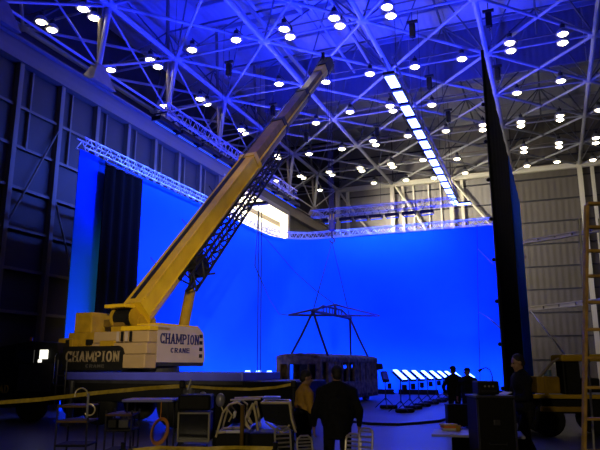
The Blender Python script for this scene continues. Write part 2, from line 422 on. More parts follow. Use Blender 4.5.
for k in range(K0, K1 + 1):
    e = Vector((GX[0] - 6.44, GY(k), ZT)); link('node', nodeme, ceiling, Matrix.Translation(e))
    member('cross_chord', e, bn(0, k), 0.075, STEEL, ceiling)
    member('lamp_rail', e + Vector((0.3, -0.9, 0.05)), bn(0, k) + Vector((-0.3, -0.9, 0.05)), 0.05, GIRTM, ceiling, 6)
    if k < K1:
        e2 = e + Vector((0, 6.86, 0)); member('chord', e, e2, 0.16, STEEL, ceiling)
        member('diagonal', e, bn(0, k + 1), 0.10, STEEL, ceiling); member('diagonal', bn(0, k), e2, 0.10, STEEL, ceiling)
        t = tn(0, k) - Vector((6.44, 0, 0))
        for q in (e, e2, bn(0, k), bn(0, k + 1)): member('web', q, t, 0.055, TOPSTEEL, ceiling, 6)
        member('top_cross_chord', t, tn(0, k), 0.08, TOPSTEEL, ceiling, 6)
# the struts from the wall bearings up to the truss, and truss posts along the left wall
for k in range(-4, 4):
    member('bearing_strut', (WX + 0.35, GY(k), 18.1), bn(0, k), 0.15, STEEL, ceiling)
    member('bearing_strut', (WX + 0.35, GY(k), 18.1), (WX - 0.2, GY(k), ZD), 0.12, GIRTM, ceiling)
    member('side_brace', (WX + 0.35, GY(k), 18.1), (WX + 0.5, GY(k + 1), ZT), 0.07, STEEL, ceiling)
    member('side_brace', (WX + 0.35, GY(k + 1), 18.1), (WX + 0.5, GY(k), ZT), 0.06, STEEL, ceiling)
    member('side_brace', (WX + 0.35, GY(k), 18.0), (WX + 0.35, GY(k + 1), 18.0), 0.07, STEEL, ceiling)
# draft curtain hanging across the roof
CURT = corrugated('draft_curtain_sheet', (0.22, 0.21, 0.24), 'X', 0.45)
for i in range(6):
    slab('draft_curtain_panel', (GX[i] + 3.22, 46.3, 25.7), (6.38, 0.08, 4.5), CURT, ceiling)
# ducts and pipes under the deck
for dx in (0, 0.75):
    member('pipe', (-17.2 + dx, 27.0, 24.4), (-17.2 + dx, 45.5, 24.4), 0.16, STEEL, ceiling)
MB().tube([(-16.0, 33 - 0.6, 24.4), (-14.4, 32.6, 24.4), (-13.7, 33.0, 24.4), (-13.5, 33.9, 24.4), (-13.8, 34.7, 24.4), (-14.6, 35.1, 24.4), (-17.5, 35.2, 24.4)], 0.15, 8).build('pipe', STEEL, ceiling)
member('pipe', (-12.9, 31.0, 24.6), (-12.9, 44.0, 24.6), 0.1, STEEL, ceiling)
member('pipe', (-11.4, 33.0, 24.6), (-11.4, 44.0, 24.6), 0.1, STEEL, ceiling)

# travelling-crane runway beams on the dark side of the hangar
def beam_thing(label, p, q, d, m):
    p, q = Vector(p), Vector(q); t = thing('runway_beam', label, 'beam', p)
    v = q - p; L = v.length; R = v.to_track_quat('X', 'Z').to_matrix()
    for nm, zz, ww, hh in (('web', 0, 0.08, d), ('top_flange', d / 2, 0.3, 0.06), ('bottom_flange', -d / 2, 0.3, 0.06)):
        slab(nm, R @ Vector((L / 2, 0, zz)), (L, ww, hh), m, t, R)
    for s in range(1, 8): slab('stiffener', R @ Vector((L * s / 8, 0, 0)), (0.05, 0.26, d), m, t, R)
    return t
p, q = ond(522, 242.5, 47), ond(583, 232.5, 43.6)
beam_thing('long pale steel beam high on the right wall beyond the tall black drape', p, q + (q - p) * 1.2, 0.24, GIRTM)
p, q = ond(529, 309, 46), ond(587, 302.5, 41.6)
beam_thing('lower tan steel beam on the right wall behind the ladder', p, q + (q - p) * 1.2, 0.26, GIRTM)

# ------------------------------------------------------------------ high bay lamps under the truss
LAMPS = [(41,22),(52,30),(83,9),(94,18),(111,70),(150,60),(158,67),(164,106),(200,99),(207,104),(192,50),(236,40),(284,29),(290,37),
 (334,18),(340,26),(387,7),(391,16),(241,130),(246,134),(279,84),(326,82),(370,74),(415,67),(462,59),(510,43),(511,51),(563,34),(563,43),
 (517,93),(561,81),(316,123),(350,112),(390,106),(393,111),(432,105),(309,154),(342,149),(373,141),(376,145),(408,136),(446,131),
 (276,155),(278,158),(483,125),(483,130),(521,122),(521,126),(560,116),(560,120),(599,110),(524,148),(524,152),(559,143),(559,147),
 (596,138),(596,143),(329,172),(332,175),(360,168),(362,171),(391,164),(393,167),(423,160),(457,159),(527,166),(557,162),(593,160),
 (276,181),(300,176),(303,178),(320,190),(374,183),(406,180),(434,178),(465,173)]
ZL = 21.05
def make_lamp():
    t = thing('high_bay_lamp', None, 'lamp')
    MB().lathe([(0.40, 0.0), (0.38, 0.10), (0.30, 0.24), (0.19, 0.34), (0.13, 0.38)], n=14).build('reflector', GALV, t, True)
    MB().lathe([(0.13, 0.36), (0.15, 0.40), (0.15, 0.60), (0.07, 0.66)], n=10).build('ballast', DARKSTEEL, t)
    MB().cyl((0, 0, 0.64), (0, 0, 0.80), 0.03, n=6).build('hanger', DARKSTEEL, t)
    MB().lathe([(0.001, -0.13), (0.15, -0.105), (0.24, -0.05), (0.285, 0.0), (0.27, 0.02), (0.001, 0.03)], n=14).build('glowing_lens', LAMPGLOW, t, True)
    return t
proto = make_lamp(); first = True
rows = {}; ARMS = []
for x, y in LAMPS:
    p = onz(x, y, ZL); k = round((p.y + 0.4 - 39.25) / 6.86)
    rows.setdefault(k, []).append((x, p))
for ri, k in enumerate(sorted(rows)):
    for n, (x, p) in enumerate(sorted(rows[k], key=lambda a: a[0])):
        o = proto if first else copy_tree(proto); first = False
        o.location = (p.x, min(p.y, EY - 0.8), ZL)
        lab = 'leftmost' if n == 0 else ('rightmost' if n == len(rows[k]) - 1 else ORD[n] + ' from left')
        o['label'] = 'glowing dome lamp, %s in the %s lamp row from the camera' % (lab, ORD[ri])
        o['group'] = 'high bay lamps under the roof truss'
        yy = min([GY(k), GY(k) - 0.9], key=lambda v: abs(v - o.location.y))
        if abs(yy - o.location.y) > 0.05: ARMS.append((o, yy - o.location.y))
# spotlight added on the truss, out of view, to brighten the crane boom
def spot(t, loc, d, pw, deg, blend=0.8):
    l = bpy.data.lights.new('spot_lamp', 'SPOT'); l.energy = pw; l.color = (1.0, 0.80, 0.46); l.spot_size = math.radians(deg); l.spot_blend = blend; l.shadow_soft_size = 0.2
    o = bpy.data.objects.new('spot_lamp', l); COL.objects.link(o); o.parent = t; o.location = loc; o.rotation_euler = d.to_track_quat('-Z', 'Y').to_euler()
pos, aim = (-1.5, 4.1, 20.8), (-10.4, 23.0, 11.5)
t = thing('added_spotlight', 'black spotlight added out of view on the truss overhead to brighten the crane', 'light', pos)
d = (Vector(aim) - Vector(pos)).normalized()
MB().cyl(-d * 0.35, d * 0.25, 0.16, 0.2, n=14).build('barrel', BLACK, t)
MB().tube([(-0.26, 0, 0), (-0.26, 0, 0.35), (0.26, 0, 0.35), (0.26, 0, 0)], 0.025, 6).build('yoke', DARKSTEEL, t)
MB().cyl((0, 0, 0.35), (0, 0, 1.0), 0.03, n=6).build('clamp', DARKSTEEL, t)
spot(t, d * 0.3, d, 11000.0, 24)
# floodlights added out of view behind the camera to brighten crane and foreground
for pos, aim, pw, deg, w in (((3.5, -7.0, 5.6), (-12.0, 18.2, 4.4), 26000.0, 19, 'turned to the crane'), ((-1.5, -8.0, 5.0), (-3.6, 10.0, 0.9), 1700.0, 56, 'turned to the foreground trolleys')):
    t = thing('added_floodlight', 'floodlight added out of view on a tall stand behind the photographer, ' + w, 'light', (pos[0], pos[1], 0))
    d = (Vector(aim) - Vector(pos)).normalized(); R = d.to_track_quat('Y', 'Z').to_matrix()
    MB().rbox((0, 0, pos[2]), (0.5, 0.22, 0.36), 0.03, R).build('lamp_head', YDARK, t)
    MB().cyl((0, 0, 0.4), (0, 0, pos[2] - 0.2), 0.03, n=8).build('pole', DARKSTEEL, t)
    for a in range(3): MB().cyl((0, 0, 0.9), (0.7 * math.cos(a * 2.094), 0.7 * math.sin(a * 2.094), 0.02), 0.02, n=6).build('leg', DARKSTEEL, t)
    spot(t, Vector((0, 0, pos[2])) + d * 0.3, d, pw, deg)
for n, (x, y) in enumerate([(-12, 17.8), (-3, 17.8), (4, 17.8), (-9, 10.9), (-2, 10.9), (-2, 4.1)]):
    o = copy_tree(proto); o.location = (x, y, ZL)
    o['label'] = 'dome lamp high above the photographer, %s of six out of view' % ORD[n]; o['group'] = 'lamps over the near end'

for o, dy in ARMS: member('arm', (0, 0, 0.78), (0, dy, 0.78), 0.03, DARKSTEEL, o, 6)
# chain hoists hung from the truss
def make_hoist():
    t = thing('chain_hoist', None, 'hoist')
    MB().rbox((0, 0, -0.55), (0.34, 0.30, 0.85), 0.06).build('motor_body', BLACK, t)
    MB().box((0, 0, 0.0), (0.62, 0.16, 0.14)).build('clamp', DARKSTEEL, t)
    MB().cyl((0, 0, -0.14), (0, 0, 0.75), 0.025, n=6).build('chain', DARKSTEEL, t)
    MB().tube([(0, 0, -0.97), (0, 0, -1.08), (0.06, 0, -1.14), (0.02, 0, -1.2), (-0.06, 0, -1.17)], 0.02, 5).build('hook', DARKSTEEL, t)
    return t
hp = make_hoist()
HO = [((229, 62), 'above the crane boom, near the top left ceiling'), ((273, 104), 'just left of the upper crane boom'), ((306, 131), 'just right of the upper crane boom'),
      ((412, 22), 'right of the boom tip near the top edge'), ((488, 11), 'directly above the tall black drape'), ((429, 76), 'right of the near end of the overhead panel row'),
      ((448, 110), 'right of the middle of the overhead panel row'), ((377, 126), 'left of the middle of the overhead panel row'), ((497, 66), 'close to the top of the black drape')]
for n, ((x, y), w) in enumerate(HO):
    o = hp if n == 0 else copy_tree(hp)
    p = onz(x, y, 21.2); o.location = p
    tag(o, 'small black chain hoist ' + w, None, 'chain hoists on the truss')

# ------------------------------------------------------------------ blue screen stage
SX, SY, RXS, SH = -18.95, 44.0, -1.2, 11.3
path = [(SX, 20.95)] + [(SX, y) for y in range(23, 42, 2)]
cxr, cyr, rr = SX + 3.0, SY - 3.0, 3.0
for a in range(0, 91, 9):
    t = math.radians(180 - a); path.append((cxr + rr * math.cos(t), cyr + rr * math.sin(t)))
path += [(x, SY) for x in (-14, -12, -10, -8, -6, -4, -2.6, -1.75)]
def wall_strip(name, path, z0, z1, th, m, parent, wav=0.0, nz=1):
    vs = []; fs = []; n = len(path)
    for j, (x, y) in enumerate(path):
        a = Vector(path[max(j - 1, 0)]); b = Vector(path[min(j + 1, n - 1)]); t = (b - a).normalized(); nn = Vector((-t.y, t.x))
        for s in (0, 1):
            for z in (z0, z1):
                o = Vector((x, y)) + nn * (th * s); vs.append((o.x, o.y, z))
    for j in range(n - 1):
        a, b = j * 4, j * 4 + 4
        fs += [(a, b, b + 1, a + 1), (a + 2, a + 3, b + 3, b + 2), (a + 1, b + 1, b + 3, a + 3), (a, a + 2, b + 2, b)]
    fs += [(0, 1, 3, 2), ((n - 1) * 4, (n - 1) * 4 + 2, (n - 1) * 4 + 3, (n - 1) * 4 + 1)]
    return MB().add(vs, fs).build(name, m, parent)
scr = thing('blue_screen', 'huge bright blue fabric screen wrapping the left and back of the stage', 'screen')
wall_strip('fabric', path, 0.03, SH, 0.03, SCREENBLUE, scr)
wall_strip('backing_cloth', [(x - 0.12, y + 0.12) for x, y in path], 0.03, SH - 0.05, 0.02, BLACKCLOTH, scr)
wall_strip('bottom_pipe_pocket', [(x + 0.02, y - 0.02) for x, y in path], 0.0, 0.10, 0.06, SCREENBLUE, scr)

# black drape in front of the left screen, with folds
def folds(name, label, p, q, z0, z1, amp, per, m, th=0.05):
    t = thing(name, label, 'curtain', (p[0], p[1], 0))
    d = Vector((q[0] - p[0], q[1] - p[1])); L = d.length; d.normalize(); nn = Vector((-d.y, d.x)); n = int(L / per * 6)
    vs = []; fs = []
    for j in range(n + 1):
        s = L * j / n; a = amp * math.sin(2 * PI * s / per) * (0.7 + 0.3 * math.sin(s * 1.7))
        for o in (a, a + th):
            for z, sp in ((z0, 1.0), (z1, 0.6)):
                w = d * s + nn * (o * sp); vs.append((w.x, w.y, z))
    for j in range(n):
        a, b = j * 4, j * 4 + 4
        fs += [(a, b, b + 1, a + 1), (a + 2, a + 3, b + 3, b + 2), (a + 1, b + 1, b + 3, a + 3), (a, a + 2, b + 2, b)]
    fs += [(0, 1, 3, 2), (n * 4, n * 4 + 2, n * 4 + 3, n * 4 + 1)]
    MB().add(vs, fs).build('cloth', m, t, True)
    mb = MB(); mb.cyl((0, 0, z1 + 0.03), (d.x * L, d.y * L, z1 + 0.03), 0.04, n=6); mb.build('batten', DARKSTEEL, t)
    return t
folds('black_drape', 'black drape hanging over the near part of the left blue screen', (SX + 0.32, 22.35), (SX + 0.32, 25.25), 0.05, 11.0, 0.10, 0.7, BLACKCLOTH)

# right hand wing of the screen seen from behind: black back and a strip of blue
wing = thing('screen_wing', 'tall dark wing of the stage with a dim blue strip, right of centre', 'screen', (RXS - 0.12, 18.6, 0), -0.006)
def wing_panel(name, y0, y1, m, off):
    n = max(2, int((y1 - y0) / 0.5)); vs = []; fs = []
    for j in range(n + 1):
        y = y0 + (y1 - y0) * j / n - 18.6; w = 0.012 * math.sin(j * 1.9) + off
        for x in (w, w + 0.04):
            for z in (0.03, SH): vs.append((x, y, z))
    for j in range(n):
        a, b = j * 4, j * 4 + 4
        fs += [(a, b, b + 1, a + 1), (a + 2, a + 3, b + 3, b + 2), (a + 1, b + 1, b + 3, a + 3), (a, a + 2, b + 2, b)]
    fs += [(0, 1, 3, 2), (n * 4, n * 4 + 2, n * 4 + 3, n * 4 + 1)]
    return MB().add(vs, fs).build(name, m, wing, True)
WINGBLUE = mat('blue_wing_fabric', (0.02, 0.20, 0.80), 0.9, 0, 0.1, 0.6, spec=0.05, transl=0.10)
wing_panel('black_back_cloth', 18.6, 29.0, BLACKCLOTH, 0.0)
wing_panel('blue_back_cloth', 29.0, 38.5, WINGBLUE, 0.02)
MB().cyl((0.02, 0, 0), (0.02, 0, SH + 0.1), 0.05, n=8).build('edge_pole', BLACK, wing)
for zz in (1.2, 2.4, 3.6, 4.8, 6.0, 7.2, 8.4, 9.6): MB().ball((-0.06, -0.03, zz), 0.06, n=8, m=5).build('tie', BLACK, wing)
# pale board imitating a patch of light low on the back screen
rb = thing('light_patch_board', 'pale board imitating a light patch low on the blue screen beside the black drape', 'board', ond(489, 378, 41.5))
rb.location.z = 0; rb.rotation_euler = (0, 0, 0.2)
MB().rbox((0, 0, 1.25), (1.75, 0.05, 1.9), 0.02).build('face', mat('light_patch_blue', (0.4, 0.65, 0.95), 0.8, 0, 0.05, 2), rb)
MB().box((0, 0.05, 1.25), (1.8, 0.04, 0.08)).build('frame_bar', ALU, rb)
for sx in (-0.9, 0.9): MB().cyl((sx, 0.3, 0), (sx, 0.06, 1.6), 0.025, n=6).build('leg', ALU, rb)

# lattice truss runs
def lattice(name, label, pts, w, h, pitch, m, rad=0.03, lac=0.016, hang=None, closed=False):
    base = Vector(pts[0]); t = thing(name, label, 'truss', base)
    P = [Vector(p) - base for p in pts]
    segs = []
    for a, b in zip(P[:-1], P[1:]):
        d = (b - a); L = d.length; d.normalize(); s = Vector((0, 0, 1)).cross(d).normalized(); segs.append((a, b, d, s, L))
    off = [(-w / 2, -h / 2), (w / 2, -h / 2), (w / 2, h / 2), (-w / 2, h / 2)]
    for ox, oz in off:
        pl = []
        for j, p in enumerate(P):
            s = (segs[max(j - 1, 0)][3] + segs[min(j, len(segs) - 1)][3]).normalized()
            pl.append(p + s * ox + Vector((0, 0, oz)))
        MB().tube(pl, rad, 6).build('chord', m, t)
    mb = MB()
    for a, b, d, s, L in segs:
        n = max(1, round(L / pitch)); st = L / n
        for k in range(n):
            for side in (-w / 2, w / 2):
                p0 = a + d * (k * st) + s * side + Vector((0, 0, -h / 2)); p1 = a + d * ((k + .5) * st) + s * side + Vector((0, 0, h / 2)); p2 = a + d * ((k + 1) * st) + s * side + Vector((0, 0, -h / 2))
                mb.cyl(p0, p1, lac, n=4, caps=False); mb.cyl(p1, p2, lac, n=4, caps=False)
            for zz in (-h / 2, h / 2):
                mb.cyl(a + d * (k * st) - s * (w / 2) + Vector((0, 0, zz)), a + d * ((k + 1) * st) + s * (w / 2) + Vector((0, 0, zz)), lac, n=4, caps=False)
    tag(mb.build('lacing', m, t), kind='stuff')
    if hang:
        for f in hang:
            p = P[0].lerp(P[-1], f); MB().cyl(p + Vector((0, 0, h / 2)), (p.x, p.y, ZT - base.z), 0.012, n=5).build('hanging_wire', WIRE, t)
    return t
tp = [(x, y, SH + 0.28) for x, y in path]
ki = [j for j, p in enumerate(path) if p[1] >= 41][0]
lattice('screen_truss', 'silver lattice truss along the top of the left blue screen', tp[:ki + 1], 0.45, 0.46, 0.6, ALU, 0.035, 0.02)
lattice('screen_truss', 'silver lattice truss along the curved corner and back of the blue screen', tp[ki:], 0.45, 0.46, 0.6, ALU, 0.035, 0.02)
RIGX, RIGY = -17.0, 42.0
lattice('lighting_truss', 'dark lattice truss carrying blue strip lights above the left screen', [(RIGX, 24.2, 14.2), (RIGX, RIGY - 0.6, 14.2)], 0.6, 0.6, 0.8, GALV, 0.04, 0.022, (0.05, 0.35, 0.65, 0.95))
lattice('lighting_truss', 'lattice truss carrying blue strip lights above the back screen', [(RIGX + 1.2, RIGY, 12.75), (-5.3, RIGY, 12.75)], 0.5, 0.5, 0.8, GALV, 0.035, 0.02, (0.05, 0.5, 0.95))
# cyc fixtures
def cyc(label, loc, rz, sc, group, drop):
    t = thing('strip_light', label, 'light', loc, rz, group)
    # long axis local x, faces local +y and down
    MB().box((0, -0.22, 0.10), (1.5 * sc, 0.06, 0.18)).build('housing_back', BLACK, t)
    MB().box((0, 0, 0.20), (1.5 * sc, 0.5, 0.05)).build('housing_top', BLACK, t)
    for sx in (-0.77, 0.77): MB().box((sx * sc, 0, 0.10), (0.04, 0.5, 0.2)).build('end_cap', BLACK, t)
    for yy in (0.06,): MB().cyl((-0.72 * sc, yy, -0.06), (0.72 * sc, yy, -0.06), 0.035, n=8).build('tube', CYCGLOW, t)
    MB().cyl((-0.5 * sc, 0, 0.22), (-0.5 * sc, 0, drop), 0.02, n=5).build('yoke', DARKSTEEL, t)
    MB().cyl((0.5 * sc, 0, 0.22), (0.5 * sc, 0, drop), 0.02, n=5).build('yoke', DARKSTEEL, t)
    for sx in (-0.5, 0.5): MB().box((sx * sc, 0, drop - 0.02), (0.06, 0.72, 0.05)).build('clamp_bar', DARKSTEEL, t)
    lamp_light('strip_lamp', (0, 0.12, -0.12), (0, 0.75, -0.66), 1.4 * sc, 0.07, P_CYC * sc, BLUE, t)
    return t
for n in range(9):
    cyc('blue strip light under the left lighting truss, %s from the near end' % ORD[n], (RIGX, 24.7 + 2.05 * n, 13.45), PI / 2, 1.2, 'left strip lights', 0.5)
for n, x in enumerate((330, 346, 361, 376, 392, 409, 427)):
    p = ony(x, 219.5 - (x - 340) * 0.08, RIGY)
    cyc('blue strip light under the back lighting truss, %s from left' % ORD[n], (p.x, RIGY, 12.05), 0, 0.56, 'back strip lights', 0.5)

# overhead row of soft panels, hung along the stage
SPX0, SPZ = -5.75, 13.8
def soft_panel(label, loc, rx=0):
    t = thing('soft_panel_light', label, 'light', loc, 0, 'overhead soft panels')
    MB().rbox((0, 0, 0.06), (0.50, 1.48, 0.14), 0.02).build('housing', DARKSTEEL, t)
    MB().rbox((0, 0, -0.03), (0.42, 1.14, 0.04), 0.015).build('glowing_face', SOFTGLOW, t)
    for sx in (-0.22, 0.22): MB().cyl((sx, 0, 0.13), (sx, 0, 0.62), 0.012, n=5).build('hanger', DARKSTEEL, t)
    return t
for n in range(14):
    f = n / 13.0
    soft_panel('white-hot blue soft panel in the overhead diagonal row, %s from the near end' % ORD[n], (-5.50 - 0.48 * f, 24.6 + 21.8 * f, SPZ))
rail = thing('panel_rail', 'straight steel rail holding the overhead diagonal row of soft panels', 'truss', (0, 0, 0))
for sx in (-0.22, 0.22):
    MB().cyl((-5.47 + sx, 23.6, SPZ + 0.62), (-6.00 + sx, 47.6, SPZ + 0.62), 0.045, n=6).build('rail_tube', GALV, rail)
for k in (-2, -1, 0, 1):
    f = (GY(k) - 24) / 22.6
    MB().cyl((-5.48 - .5 * f, 24 + 22.6 * f, SPZ + 0.62), (-5.48 - .5 * f, 24 + 22.6 * f, ZT), 0.012, n=5).build('hanging_wire', WIRE, rail)
    MB().box((-5.48 - .5 * f, 24 + 22.6 * f, SPZ + 0.62), (0.55, 0.08, 0.08)).build('cross_bar', GALV, rail)
t = thing('soft_panel_light', 'glowing panel turned crosswise at the far end of the overhead row', 'light', (-5.5, 47.4, SPZ + 0.1))
MB().rbox((0, 0, 0.06), (1.2, 0.5, 0.14), 0.02).build('housing', DARKSTEEL, t)
MB().rbox((0, 0, -0.03), (1.1, 0.42, 0.04), 0.015).build('glowing_face', SOFTGLOW, t)
for sx in (-0.45, -0.1): MB().cyl((sx, 0, 0.13), (sx, 0, 0.52), 0.012, n=5).build('hanger', DARKSTEEL, t)

# floor strips washing the foot of the screen
def floor_strip(label, loc, rz, group):
    t = thing('floor_strip_light', label, 'light', loc, rz, group)
    MB().box((0, -0.14, 0.16), (2.6, 0.05, 0.30)).build('housing_back', BLACK, t)
    MB().box((0, 0.02, 0.03), (2.6, 0.36, 0.06)).build('base', BLACK, t)
    for yy in (-0.05, 0.07): MB().cyl((-1.25, yy, 0.15), (1.25, yy, 0.15), 0.03, n=8).build('tube', STRIPGLOW, t)
    lamp_light('floor_strip_lamp', (0, 0.08, 0.26), (0, 0.45, 0.9), 2.4, 0.3, P_FLOOR, BLUE, t)
    return t
for n in range(7):
    floor_strip('low blue strip light on the floor along the left screen, %s from the near end' % ORD[n], (SX + 2.0, 22.5 + 2.95 * n, 0), PI / 2, 'floor strips left')
for n in range(5):
    floor_strip('low blue strip light on the floor along the back screen, %s from the corner' % ORD[n], (-14.2 + 2.9 * n, SY - 2.0, 0), 0, 'floor strips back')

# row of tilted light panels on stands
def tilt_panel(label, p, rz, group, lit=True):
    t = thing('panel_light_stand', label, 'light', (p.x, p.y, 0), rz, group)
    R = Matrix.Rotation(math.radians(28), 3, 'X')
    z = p.z
    MB().rbox(R @ Vector((0, 0, -0.07)) + Vector((0, 0, z)), (0.30, 0.82, 0.10), 0.02, R).build('housing', BLACK, t)
    MB().rbox((0, 0, z), (0.22, 0.76, 0.03), 0.01, R).build('glowing_face' if lit else 'dark_face', TILTGLOW if lit else GLASS, t)
    MB().cyl((0, 0, 0.35), (0, 0, z - 0.1), 0.025, n=8).build('pole', DARKSTEEL, t)
    MB().rbox((0.18, -0.02, 0.95), (0.16, 0.14, 0.24), 0.02).build('ballast_box', BLACK, t)
    for a in range(3):
        d = Vector((math.cos(a * 2.094 + .5), math.sin(a * 2.094 + .5), 0)) * 0.5
        MB().cyl((0, 0, 0.45), (d.x, d.y, 0.03), 0.018, n=6).build('leg', DARKSTEEL, t)
    MB().rbox((0.1, -0.1, 0.08), (0.75, 0.35, 0.16), 0.06).build('sandbag', BLACK, t)
    if lit:
        l = lamp_light('panel_lamp', (0, 0, z + 0.28), Matrix.Rotation(-rz, 3, 'Z') @ Vector((-0.25, 0.12, 1)), 0.3, 0.3, P_UP, DEEPBLUE, t); l.data.spread = math.radians(95)
    return t
XS = (400, 409, 418, 427, 435.5, 443, 450, 457, 470)
for n, x in enumerate(XS):
    d = 25.2 + (x - 400) * 0.2
    tilt_panel('glowing tilted panel light on a stand, %s from left in the row' % ORD[n], ond(x, 374.5, d), YAW + 0.47, 'tilted panel lights')
tilt_panel('unlit dark panel light on a stand between the burnt bus and the lit panels', ond(385, 375.5, 27.5), YAW, None, False)
for n, x in enumerate((247, 258, 269)):
    tilt_panel('glowing panel light behind the crane carrier, %s from left' % ORD[n], ond(x, 375.0, 27 + n * .8), YAW, 'panel lights behind the crane')

# ropes on the right of the back screen
def rope(label, pts, r=0.02, m=WIRE, name='rope', cat='rope'):
    base = Vector(pts[0]); o = MB().tube([Vector(p) - base for p in pts], r, 5).build(name, m); o.location = base
    return tag(o, label, cat)
rope('thin vertical rope in front of the back blue screen near the black drape', [ony(477, 226, 40), ony(478, 300, 40), Vector((ony(479, 372, 40).x, 40, 0.02))], 0.022)
rope('slack rope tied from the drape edge to the vertical rope, upper', [ond(493.5, 265, 21.5), ond(486, 257, 28), ony(478, 249, 40)], 0.018)
rope('slack rope tied from the drape edge to the vertical rope, lower', [ond(500, 328, 20.5), ond(489, 318, 28), ony(479, 312, 40)], 0.018)

# ------------------------------------------------------------------ lettering
def letters(text, h, depth, serif=True, sp=0.16):
    """flat block letters in local x,z; returns MB and width"""
    mb = MB(); x = 0.0; st = 0.20 * h; th = 0.15 * h if serif else 0.2 * h
    def quad(a, b, c, d): mb.prism([a, b, c, d], 0, -depth)
    def rect(x0, z0, x1, z1): quad((x0, z0), (x1, z0), (x1, z1), (x0, z1))
    def ser(xc, z, w): 
        if serif: rect(xc - w / 2, z, xc + w / 2, z + 0.11 * h)
    def arc(cx, cz, rx, rz, a0, a1, tx, tz, n=14):
        for k in range(n):
            p, q = math.radians(a0 + (a1 - a0) * k / n), math.radians(a0 + (a1 - a0) * (k + 1) / n)
            quad((cx + rx * math.cos(p), cz + rz * math.sin(p)), (cx + rx * math.cos(q), cz + rz * math.sin(q)),
                 (cx + (rx - tx) * math.cos(q), cz + (rz - tz) * math.sin(q)), (cx + (rx - tx) * math.cos(p), cz + (rz - tz) * math.sin(p)))
    for ch in text:
        w = {'I': 0.36, 'M': 1.0, ' ': 0.4}.get(ch, 0.74) * h
        L, Rr = x + st / 2, x + w - st / 2
        if ch in 'HMNIPREDA' and ch != 'A':
            if ch == 'I': rect(x + w / 2 - st / 2, 0, x + w / 2 + st / 2, h); ser(x + w / 2, 0, w); ser(x + w / 2, h * .89, w)
            else:
                rect(x, 0, x + st, h); ser(L, 0, st * 1.7); ser(L, h * .89, st * 1.7)
        if ch in 'HMN':
            rect(x + w - st, 0, x + w, h); ser(Rr, h * .89, st * 1.7)
            if ch != 'N': ser(Rr, 0, st * 1.7)
        if ch == 'H': rect(x, h * .43, x + w, h * .57)
        if ch == 'M':
            quad((x, h), (x + st, h), (x + w / 2 + st * .35, h * .15), (x + w / 2 - st * .35, h * .15)); quad((x + w - st, h), (x + w, h), (x + w / 2 + st * .35, h * .15), (x + w / 2 - st * .35, h * .15))
        if ch == 'N': quad((x, h), (x + st * 1.1, h), (x + w, 0), (x + w - st * 1.1, 0))
        if ch in 'PR': arc(x + w * .45, h * .72, w * .55, h * .28, -90, 90, st, th); rect(x, h * .87, x + w * .46, h); rect(x, h * .44, x + w * .46, h * .58)
        if ch == 'R': quad((x + w * .4, h * .5), (x + w * .68, h * .5), (x + w, 0), (x + w - st * 1.2, 0))
        if ch == 'D': arc(x + w * .4, h * .5, w * .6, h * .5, -90, 90, st, th); rect(x, 0, x + w * .42, th); rect(x, h - th, x + w * .42, h)
        if ch == 'E':
            for z0 in (0, h * .43, h - th): rect(x, z0, x + w, z0 + th)
        if ch == 'C':
            arc(x + w / 2, h / 2, w / 2, h / 2, 45, 315, st, th)
            if serif: rect(x + w - st * .8, h * .66, x + w, h); rect(x + w - st * .8, 0, x + w, h * .3)
        if ch == 'O': arc(x + w / 2, h / 2, w / 2, h / 2, 0, 360, st, th, 20)
        if ch == 'A':
            quad((x, 0), (x + st, 0), (x + w / 2 + st * .4, h), (x + w / 2 - st * .4, h)); quad((x + w - st * 1.15, 0), (x + w, 0), (x + w / 2 + st * .5, h), (x + w / 2 - st * .5, h))
            rect(x + w * .25, h * .25, x + w * .75, h * .37); ser(x + st * .5, 0, st * 1.5); ser(x + w - st * .5, 0, st * 1.5)
        x += w + sp * h
    return mb, x - sp * h
def put_text(text, h, width, M, m, parent, depth=0.012, serif=True, name='lettering'):
    mb, w = letters(text, h, depth, serif)
    S = Matrix.Diagonal((width / w, 1, 1, 1))
    o = mb.build(name, m, parent); o.matrix_basis = M @ S
    return o

# ------------------------------------------------------------------ mobile crane
CY = 16.3; CW = 2.7
crane = thing('mobile_crane', 'yellow telescopic mobile crane with raised boom and black carrier', 'crane', (-11.5, CY + CW / 2, 0))
O = Vector((-11.5, CY + CW / 2, 0))
def L(p): return Vector(p) - O
BLUEGREY = mat('carrier_side_rail', (0.07, 0.08, 0.62), 0.4, 0.1, 0.15, 2)
# carrier
car = MB(); car.rbox(L((-10.7, CY + CW / 2, 1.06)), (8.1, CW - 0.2, 0.66), 0.04); car.box(L((-13.0, CY + CW / 2, 0.95)), (7.5, 1.3, 0.5)); chassis = car.build('chassis', BLACK, crane)
dk = MB(); dk.rbox(L(((-14.65 - 8.25) / 2, CY + CW / 2, 1.50)), (6.4, CW, 0.24), 0.03); dk.build('deck', BLUEGREY, crane)
MB().box(L((-11.4, CY + 0.25, 1.33)), (6.2, 0.4, 0.10)).build('deck_skirt', DARKSTEEL, crane)
for yy in (CY + 0.30, CY + CW - 0.30):
    for xx in (-16.15, -13.4, -10.6, -9.2):
        M = Matrix.Translation(L((xx, yy, 0.62))) @ Matrix.Rotation(PI / 2, 4, 'X')
        w = MB(M); w.lathe([(0.30, -0.17), (0.52, -0.18), (0.60, -0.12), (0.62, 0.0), (0.60, 0.12), (0.52, 0.18), (0.30, 0.17)], n=24); wo = w.build('wheel', RUBBER, crane, True)
        h = MB(M); h.lathe([(0.001, -0.10), (0.12, -0.13), (0.28, -0.12), (0.31, -0.15), (0.31, 0.15), (0.28, 0.12), (0.12, 0.13), (0.001, 0.10)], n=16); h.build('hub', DARKSTEEL, wo)
